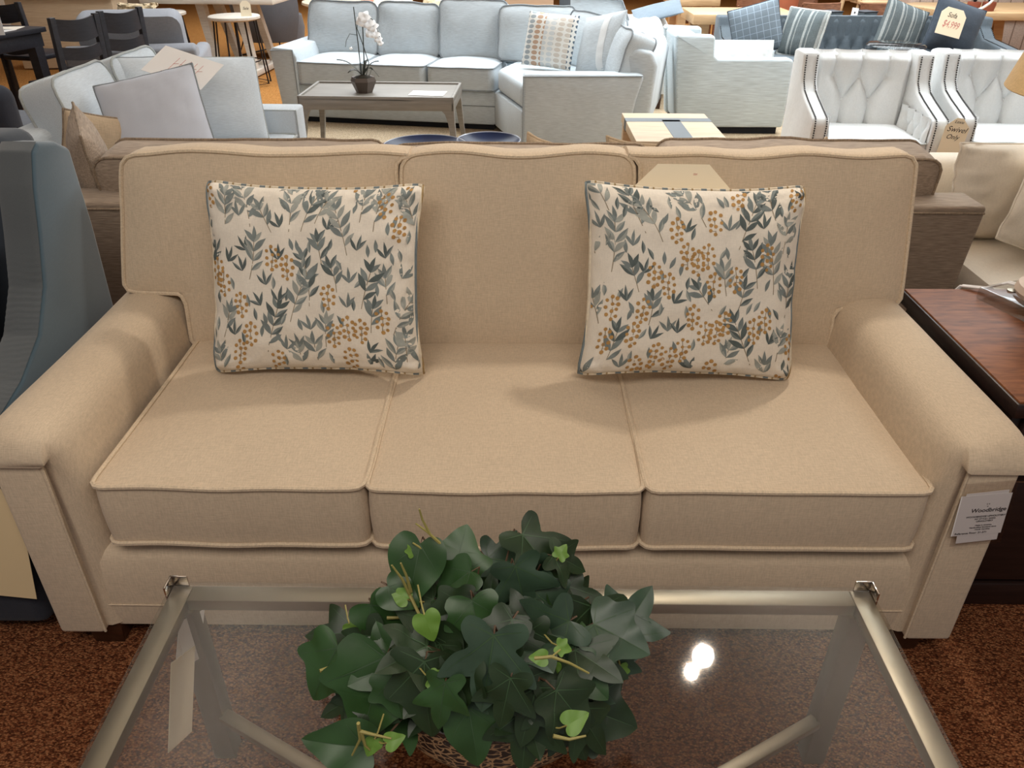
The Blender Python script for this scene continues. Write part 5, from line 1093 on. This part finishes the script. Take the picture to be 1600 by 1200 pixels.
# ------------------------------------------------------------------ white draped daybed in the middle distance
M['slate_cushion'] = fabric('slate_cushion', rgb(112, 124, 134), slub=0.06)
db = thing('daybed', 'white draped daybed with a grey trimmed head panel, beyond the sectional corner', 'bed', (0.90, 7.25, 0), R(-12))
MB().span((-0.42, 0.05, 0.13), (0.36, 1.3, 0.44), 0.03).build('upholstered_base', M['white_cloth'], db)
def drape(u, v):
    x = -0.46 + 0.88 * u; y = -0.02 + 1.3 * v; z = 0.69 - 0.06 * v
    z -= 0.30 * ss(0.80, 1.0, u) + 0.10 * ss(0.18, 0.0, v); x -= 0.03 * ss(0.8, 1, u)
    n_ = noise.noise(Vector((u * 5, v * 6, 1))) * 0.05 + noise.noise(Vector((u * 14, v * 12, 5))) * 0.018
    return Vector((x + n_ * .5, y, z + n_))
MB().grid(drape, 44, 40).build('duvet', M['white_cloth'], db, angle=90, weld=False)
MB().prism([(-0.48, 0.13), (0.0, 0.13), (0.02, 0.70), (-0.05, 0.85), (-0.50, 0.875)], 0.16, 0.22, 'y', 0.008).build('head_panel', M['sect'], db)
MB().tube([(-0.50, 0.155, 0.877), (-0.05, 0.155, 0.852), (0.02, 0.155, 0.70)], 0.007, 6).build('piping', M['sect_pipe'], db)
MB().span((0.32, 0.0, 0.13), (0.40, 1.3, 0.48), 0.01).build('side_panel', M['white_cloth'], db)
legs(db, [(-0.36, 0.1), (0.33, 0.07), (-0.36, 1.22), (0.33, 1.22)], 0.07, 0.14, M['foot_wood'])
throw('throw_pillow', 'slate-grey flat cushion lying on the white daybed', 'pillow', (1.30, 7.95, 0.655), 0.46, 0.30, 0.07, M['slate_cushion'], None, rx=R(-72), rz=R(-14), seed=110, pinch=0.02)

# ------------------------------------------------------------------ along the top middle
rt = thing('round_table', 'round pale wooden table behind the left end of the sectional', 'table', (-1.70, 9.08, 0))
MB().lathe([(1e-5, 0.655), (0.56, 0.66), (0.58, 0.675), (0.575, 0.695), (1e-5, 0.697)], 48).build('tabletop', M['oak_pale'], rt)
MB().lathe([(0.28, 0.0), (0.28, 0.03), (0.07, 0.08), (0.06, 0.4), (0.12, 0.66)], 28).build('pedestal', M['oak'], rt)
tag(MB().lathe([(0.03, 0.0), (0.075, 0.018), (0.07, 0.022), (1e-5, 0.01)], 20).build('dish', M['terra'], None, (-1.56, 8.84, 0.697)), 'small terracotta dish on the round pale table', 'dish')
lg = thing('bench', 'low pale bench carrying crumpled beige pillows, behind the sectional', 'bench', (-0.95, 8.6, 0))
MB().span((-0.35, -0.22, 0.36), (0.40, 0.25, 0.44), 0.02).build('seat', M['oak_pale'], lg); legs(lg, [(-0.3, -0.17), (0.34, -0.17), (-0.3, 0.2), (0.34, 0.2)], 0.05, 0.362, M['oak_pale'])
for k, (x, W, H, ry, mt, lab) in enumerate(((-1.12, 0.30, 0.36, -20, 'cream_cloth', 'crumpled beige pillow on the low bench, left one'), (-0.90, 0.30, 0.38, 18, 'cutwork', 'creased beige pillow on the low bench, middle one'), (-0.74, 0.24, 0.36, 8, 'cream_cloth', 'ribbed beige pillow on the low bench, beside the white jar'))):
    throw('throw_pillow', lab, 'pillow', (x, 8.5, 0.44), W, H, 0.16, M[mt], None, rx=R(-20), rz=R(-10 + 8 * k), ry=R(ry), seed=120 + k, wr=0.018, pinch=0.03)
vs_ = thing('jar', 'white ribbed jar with a band on a grey stand behind the sectional', 'jar', (-0.64, 8.2, 0)); MB().span((-0.09, -0.09, 0), (0.09, 0.09, 0.60), 0.004).build('stand', M['grey_cloth'], vs_)
MB().lathe([(0.05, 0.60), (0.07, 0.615), (0.07, 0.65), (0.062, 0.655), (0.07, 0.665), (0.07, 0.705), (0.05, 0.712), (1e-5, 0.712)], 24).build('body', M['white_wood'], vs_)
cb = thing('cabinet', 'tan wooden cabinet side standing behind the fourth sectional cushion', 'cabinet', (0.10, 8.62, 0))
MB().span((-0.235, -0.2, 0.05), (0.235, 0.25, 1.05), 0.006).build('carcass', M['pine'], cb); MB().span((-0.22, -0.18, 0), (0.22, 0.24, 0.055)).build('plinth', M['foot_wood'], cb); MB().tube([(-0.25, -0.203, 0.1), (-0.25, -0.203, 1.04)], 0.008, 6).build('edge_strip', M['white_paper'], cb)
for (x, w_, h_, mt, nm, lab) in ((-0.28, 0.17, 0.95, 'white_wood', 'panel', 'off-white upright panel left of the tan cabinet'), (-0.50, 0.13, 0.9, 'oak', 'shelf_unit', 'narrow tan shelf unit right of the white jar'), (0.48, 0.16, 0.8, 'tile_dark', 'screen', 'dark slate screen right of the tan cabinet')):
    t = thing(nm, lab, nm.replace('_', ' '), (x, 8.55, 0), R(-4)); MB().span((-w_ / 2, -0.1, 0.03), (w_ / 2, 0.12, h_), 0.005).build('board', M[mt], t); MB().span((-w_ / 2 + .01, -0.08, 0), (w_ / 2 - .01, 0.1, 0.035)).build('foot', M['foot_wood'], t)

# ------------------------------------------------------------------ far left: grey chair, white table, stools, dark dining set
dg = thing('barrel_chair', 'charcoal barrel armchair left of the sectional', 'chair', (-2.98, 10.25, 0), R(-20))
def shell(r0, z0, z1):
    def g(u, v):
        a = PI * (0.60 + 1.35 * u); rr = r0 + 0.05 * math.sin(PI * v) - 0.06 * (1 - v) ** 2
        return Vector((rr * math.cos(a), rr * math.sin(a), z0 + (z1 - z0) * v * (1 - 0.18 * math.cos(PI * u * 2) * v * .4)))
    return g
MB().grid(shell(0.42, 0.17, 0.86), 40, 12).grid(shell(0.32, 0.17, 0.85), 40, 12).build('shell', M['char_cloth'], dg, weld=False)
MB().tube([shell(0.37, 0.17, 0.862)(k / 40, 1) for k in range(41)], 0.052, 8).build('rim', M['char_cloth'], dg)
MB().lathe([(0.36, 0.17), (0.38, 0.3), (0.36, 0.44), (1e-5, 0.46)], 32).build('seat', M['char_cloth'], dg)
wr_ = MB()
for sx in (-1, 1):
    wr_.tube([(sx * 0.25, -0.25, 0.19), (sx * 0.30, -0.32, 0.008), (sx * 0.30, 0.3, 0.008), (sx * 0.25, 0.22, 0.19)], 0.010, 6)
wr_.build('sled_base', M['wire'], dg)
wt = thing('trestle_table', 'whitewashed trestle table with splayed legs, top left', 'table', (-3.25, 9.15, 0), R(-4))
MB().span((-0.62, -0.38, 0.685), (0.78, 0.42, 0.735), 0.006).build('tabletop', M['white_wood'], wt)
for sx, xx in ((-1, 0.02), (1, 0.42)):
    MB().span((xx - 0.05, -0.42, 0.0), (xx + 0.10, 0.42, 0.06), 0.012).build('foot_bar', M['white_wood'], wt)
    for sy in (-1, 1):
        MB().add([(xx - 0.03 + 0.04, sy * 0.30 - 0.035, 0.058), (xx + 0.03 + 0.04, sy * 0.30 - 0.035, 0.058), (xx + 0.03 + 0.04, sy * 0.30 + 0.035, 0.058), (xx - 0.03 + 0.04, sy * 0.30 + 0.035, 0.058), (xx - 0.12, sy * 0.2 - 0.05, 0.69), (xx - 0.03, sy * 0.2 - 0.05, 0.69), (xx - 0.03, sy * 0.2 + 0.05, 0.69), (xx - 0.12, sy * 0.2 + 0.05, 0.69)], [(0, 1, 2, 3), (4, 5, 6, 7), (0, 1, 5, 4), (1, 2, 6, 5), (2, 3, 7, 6), (3, 0, 4, 7)]).build('splayed_leg', M['white_wood'], wt)
MB().span((0.0, -0.04, 0.05), (0.5, 0.04, 0.10), 0.004).build('stretcher', M['white_wood'], wt)
def stool(label, x, y, rz):
    t = thing('wire_stool', label, 'stool', (x, y, 0), rz, 'white wire-legged stools')
    MB().lathe([(1e-5, 0.585), (0.21, 0.59), (0.245, 0.605), (0.245, 0.625), (0.235, 0.632), (1e-5, 0.634)], 40).build('seat', M['white_wood'], t)
    for k in range(4):
        a = PI / 2 * k + PI / 4; ca, sa = math.cos(a), math.sin(a)
        def q(r_, s_, z): return (ca * r_ - sa * s_, sa * r_ + ca * s_, z)
        MB().tube([q(0.17, -0.10, 0.59), q(0.22, -0.13, 0.010), q(0.22, 0.13, 0.010), q(0.17, 0.10, 0.59)], 0.0085, 6).build('wire_leg', M['wire'], t)
    MB().tube([(0.19 * math.cos(k * PI / 12), 0.19 * math.sin(k * PI / 12), 0.22) for k in range(24)], 0.006, 6, True).build('ring', M['wire'], t)
    return t
stool('white-topped wire stool carrying a paper tag, under the whitewashed table', -2.78, 8.32, 0.1)
stool('white-topped wire stool half hidden behind the grey sofa corner', -3.62, 8.62, 0.5)
sg_ = thing('hang_tag', 'small cream tag standing on the white-topped wire stool', 'tag', (-2.63, 8.24, 0.70), rot=(R(-8), 0, R(6))); cut_card(0.10, 0.135, 0.03).build('card', M['paper'], sg_); lettering('Sale', 0.035, M['ink'], sg_, (0, -0.0012, 0.0), shear=0.3, name='handwriting')
gs = thing('grey_sofa', 'mid grey sofa turned away, behind the dark ladder-back chairs', 'sofa', (-3.34, 7.58, 0), R(194))
MB().span((-0.45, 0.0, 0.06), (0.45, 0.80, 0.30), 0.03).build('seat_base', M['grey_cloth'], gs)
MB().prism([(0.70, 0.06), (0.86, 0.06), (0.92, 0.54), (0.84, 0.58), (0.68, 0.54)], -0.50, 0.50, 'x', 0.03, 3).build('back_frame', M['grey_cloth'], gs)
for sx in (-1, 1): MB().span((sx * 0.52, 0.0, 0.06), (sx * 0.40, 0.86, 0.48), 0.04, seg=3).build('armrest', M['grey_cloth'], gs)
boxed(gs, 'back_cushion', -0.40, 0.40, 0, 0.42, 0.2, 0.04, (0, 0.60, 0.38), (R(-12), 0, 0), M['grey_cloth'], None, rc=0.08, nx=14, n=12, seed=7)
boxed(gs, 'seat_cushion', -0.39, 0.39, 0.0, 0.6, 0.14, 0.03, (0, 0, 0.37), None, M['grey_cloth'], None, flat=True, nx=12, n=8)
legs(gs, [(-0.44, 0.07), (0.44, 0.07), (-0.44, 0.78), (0.44, 0.78)], 0.06, 0.065, M['foot_wood'])
throw('throw_pillow', 'ruffled cream pillow above the grey sofa back', 'pillow', (-3.30, 7.36, 0.50), 0.34, 0.33, 0.16, M['cutwork'], None, rx=R(-10), seed=131, wr=0.05)
def ladder_chair(label, x, y, rz, h=0.89):
    t = thing('ladder_back_chair', label, 'chair', (x, y, 0), rz, 'black ladder-back chairs'); t.scale = (0.84, 0.9, 1)
    for sx in (-1, 1):
        MB().prism([(0.18, 0.0), (0.225, 0.0), (0.215, 0.45), (0.245, h), (0.205, h), (0.17, 0.45)], sx * 0.20 - 0.024, sx * 0.20 + 0.024, 'x', 0.004).build('rear_leg', M['black_wood'], t)
        MB().span((sx * 0.20 - 0.022, -0.24, 0), (sx * 0.20 + 0.022, -0.196, 0.43), 0.003).build('front_leg', M['black_wood'], t)
    for z0, z1 in ((h - 0.145, h - 0.01), (h - 0.265, h - 0.185), (h - 0.385, h - 0.305)):
        def g(sy):
            return lambda u, v: Vector((-0.178 + 0.356 * u, 0.212 + sy * 0.011 - 0.0 + 0.035 * math.sin(PI * u) + 0.045 * (z0 - 0.5), z0 + (z1 - z0) * v - 0.016 * math.sin(PI * u)))
        b = MB().grid(g(1), 10, 2).grid(g(-1), 10, 2)
        b.grid(lambda u, v: g(v * 2 - 1)(u, 1.0), 10, 1).grid(lambda u, v: g(v * 2 - 1)(u, 0.0), 10, 1).build('slat', M['black_wood'], t)
    MB().span((-0.225, -0.25, 0.42), (0.225, 0.215, 0.46), 0.012).build('seat', M['black_wood'], t)
    return t
ladder_chair('black ladder-back chair nearest the pale blue sofa, at the dark table', -3.22, 5.90, R(243))
ladder_chair('black ladder-back chair before the grey sofa, second from the dark table', -3.09, 6.32, R(243))
ladder_chair('black ladder-back chair on the far side of the dark table', -4.15, 7.15, R(165), 0.87)
ladder_chair('black chair back beside the white placard, far side of the dark table', -4.62, 7.0, R(170), 0.87)
dt = thing('dining_table', 'black dining table with papers on it, top left corner', 'table', (-4.22, 6.10, 0), R(-14))
MB().span((-0.45, -0.55, 0.70), (0.45, 0.55, 0.735), 0.004).build('tabletop', M['black_wood'], dt)
MB().span((-0.42, -0.52, 0.60), (0.42, 0.52, 0.70), 0.003).build('apron', M['black_wood'], dt)
legs(dt, [(-0.38, -0.46), (0.38, -0.46), (-0.38, 0.46), (0.38, 0.46)], 0.08, 0.61, M['black_wood'], 0.9)
for (x, y, rz, w_, h_, mt, lab) in ((-3.92, 6.38, 10, 0.28, 0.2, 'cream_cloth', 'cream paper on the black dining table, nearest the ladder-back chair'), (-3.88, 6.20, -12, 0.2, 0.26, 'white_paper', 'white paper on the black dining table, below the placard'), (-4.2, 6.45, 25, 0.2, 0.2, 'grey_cloth', 'grey folder at the back of the black dining table')):
    tag(MB().span((-w_ / 2, -h_ / 2, 0), (w_ / 2, h_ / 2, 0.003)).build('paper', M[mt], None, (x, y, 0.736), (0, 0, R(rz))), lab, 'paper')
sn = thing('placard', 'white printed placard standing on the black dining table, cut by the left edge', 'sign', (-3.80, 5.98, 0.737), R(20))
MB().span((-0.16, -0.003, 0.0), (0.13, 0.003, 0.36), 0, rot=None).build('board', M['white_paper'], sn); MB().span((-0.1, -0.04, 0), (0.1, 0.05, 0.008)).build('foot', M['clear'], sn)
ib = MB()
for k in range(5): ib.span((-0.13, -0.0036, 0.12 + k * 0.03), (0.03 + 0.06 * ((k * 7) % 3) / 2, -0.0032, 0.127 + k * 0.03))
ib.build('lettering', M['ink'], sn)
ob = thing('loveseat', 'dark charcoal loveseat top behind the pale blue sofa, left edge', 'sofa', (-3.55, 4.72, 0), R(-8))
MB().span((-0.7, 0.0, 0.05), (0.55, 0.7, 0.36), 0.03).build('seat_base', M['char_cloth'], ob)
MB().span((-0.7, -0.02, 0.2), (0.55, 0.20, 0.63), 0.08, seg=4).build('backrest', M['navy_dark'], ob)
tbq = thing('glass_counter', 'pale counter with a dark edge and tan front, top left behind the dining set', 'counter', (-4.75, 9.4, 0), R(6))
MB().span((-0.75, -0.2, 0.0), (0.35, 0.3, 0.70), 0.01).build('front', M['oak_pale'], tbq); MB().span((-0.78, -0.24, 0.715), (0.38, 0.33, 0.74), 0.003).build('countertop', M['ghost'], tbq); MB().span((-0.78, -0.245, 0.70), (0.38, 0.33, 0.715), 0.003).build('edge', M['black_wood'], tbq)

# ------------------------------------------------------------------ showroom shell
M['ceiling'] = plain('ceiling_paint', rgb(196, 188, 176), 0.9, var=0.03)
M['wallp'] = plain('wall_paint', rgb(206, 198, 184), 0.9, var=0.03)
structure(MB().span((-7, -2, 3.5), (8, 18, 3.56)).build('ceiling', M['ceiling']))
structure(MB().span((-7, 18, -0.05), (8, 18.1, 3.5)).build('wall_back', M['wallp']))
structure(MB().span((-7.1, -2, -0.05), (-7, 18.1, 3.5)).build('wall_left', M['wallp']))
structure(MB().span((8, -2, -0.05), (8.1, 18.1, 3.5)).build('wall_right', M['wallp']))
# ------------------------------------------------------------------ light
def area(name, loc, tgt, size, size_y, power, col, spread=180):
    l = bpy.data.lights.new(name, 'AREA'); l.shape = 'RECTANGLE'; l.size = size; l.size_y = size_y; l.energy = power; l.color = col; l.spread = R(spread)
    o = bpy.data.objects.new(name, l); COL.objects.link(o); o.location = loc
    o.rotation_euler = (Vector(tgt) - Vector(loc)).to_track_quat('-Z', 'Y').to_euler(); return o
def spot(name, loc, tgt, power, col, cone=70, blend=0.6, rad=0.035):
    l = bpy.data.lights.new(name, 'SPOT'); l.energy = power; l.color = col; l.spot_size = R(cone); l.spot_blend = blend; l.shadow_soft_size = rad
    o = bpy.data.objects.new(name, l); COL.objects.link(o); o.location = loc
    o.rotation_euler = (Vector(tgt) - Vector(loc)).to_track_quat('-Z', 'Y').to_euler(); return o
WARM = (1.0, 0.90, 0.78)
spot('track_spot', (1.06, 2.96, 3.0), (0.25, 1.45, 0.45), 56, WARM, 74, 0.7, 0.05)
spot('track_spot', (0.98, 2.87, 3.02), (-0.5, 1.4, 0.45), 38, WARM, 70, 0.7, 0.03)
area('front_fill', (-0.2, -0.5, 3.0), (0, 1.6, 0.6), 3.0, 0.9, 50, (1.0, 0.92, 0.84))  # added fill for the sofa front, no fixture hangs there
area('daylight', (1.6, 7.2, 3.4), (1.5, 6.9, 0.3), 7, 3.5, 430, (0.89, 0.96, 1.0), 130)
area('daylight', (-2.5, 7.5, 3.4), (-1.5, 5.5, 0.3), 4, 3, 130, (0.90, 0.96, 1.0))
area('daylight', (2.6, 5.0, 3.4), (1.8, 4.6, 0.3), 3, 1.6, 100, (0.86, 0.95, 1.0))
area('daylight', (0.5, 12.0, 3.4), (0.5, 11.5, 0.3), 10, 4, 420, (0.92, 0.97, 1.0), 140)
area('ceiling_fill', (-2.0, 3.2, 2.75), (-1.2, 3.3, 3.5), 2.5, 0.3, 46, (1.0, 0.95, 0.9))  # added pair without fixtures, brightens the ceiling that the glass top reflects
area('ceiling_fill', (2.2, 3.6, 2.75), (1.4, 3.4, 3.5), 2.5, 0.3, 46, (1.0, 0.95, 0.9))
w = bpy.data.worlds.new('world'); sc.world = w; w.use_nodes = True
w.node_tree.nodes['Background'].inputs['Color'].default_value = (0.92, 0.92, 0.95, 1); w.node_tree.nodes['Background'].inputs['Strength'].default_value = 0.24
sc.view_settings.view_transform = 'Standard'; sc.view_settings.look = 'None'; sc.view_settings.gamma = 1; sc.view_settings.use_curve_mapping = False
sc.view_settings.exposure = 0.0
sc.cycles.use_denoising = True
sc.cycles.max_bounces = 8; sc.cycles.transparent_max_bounces = 24
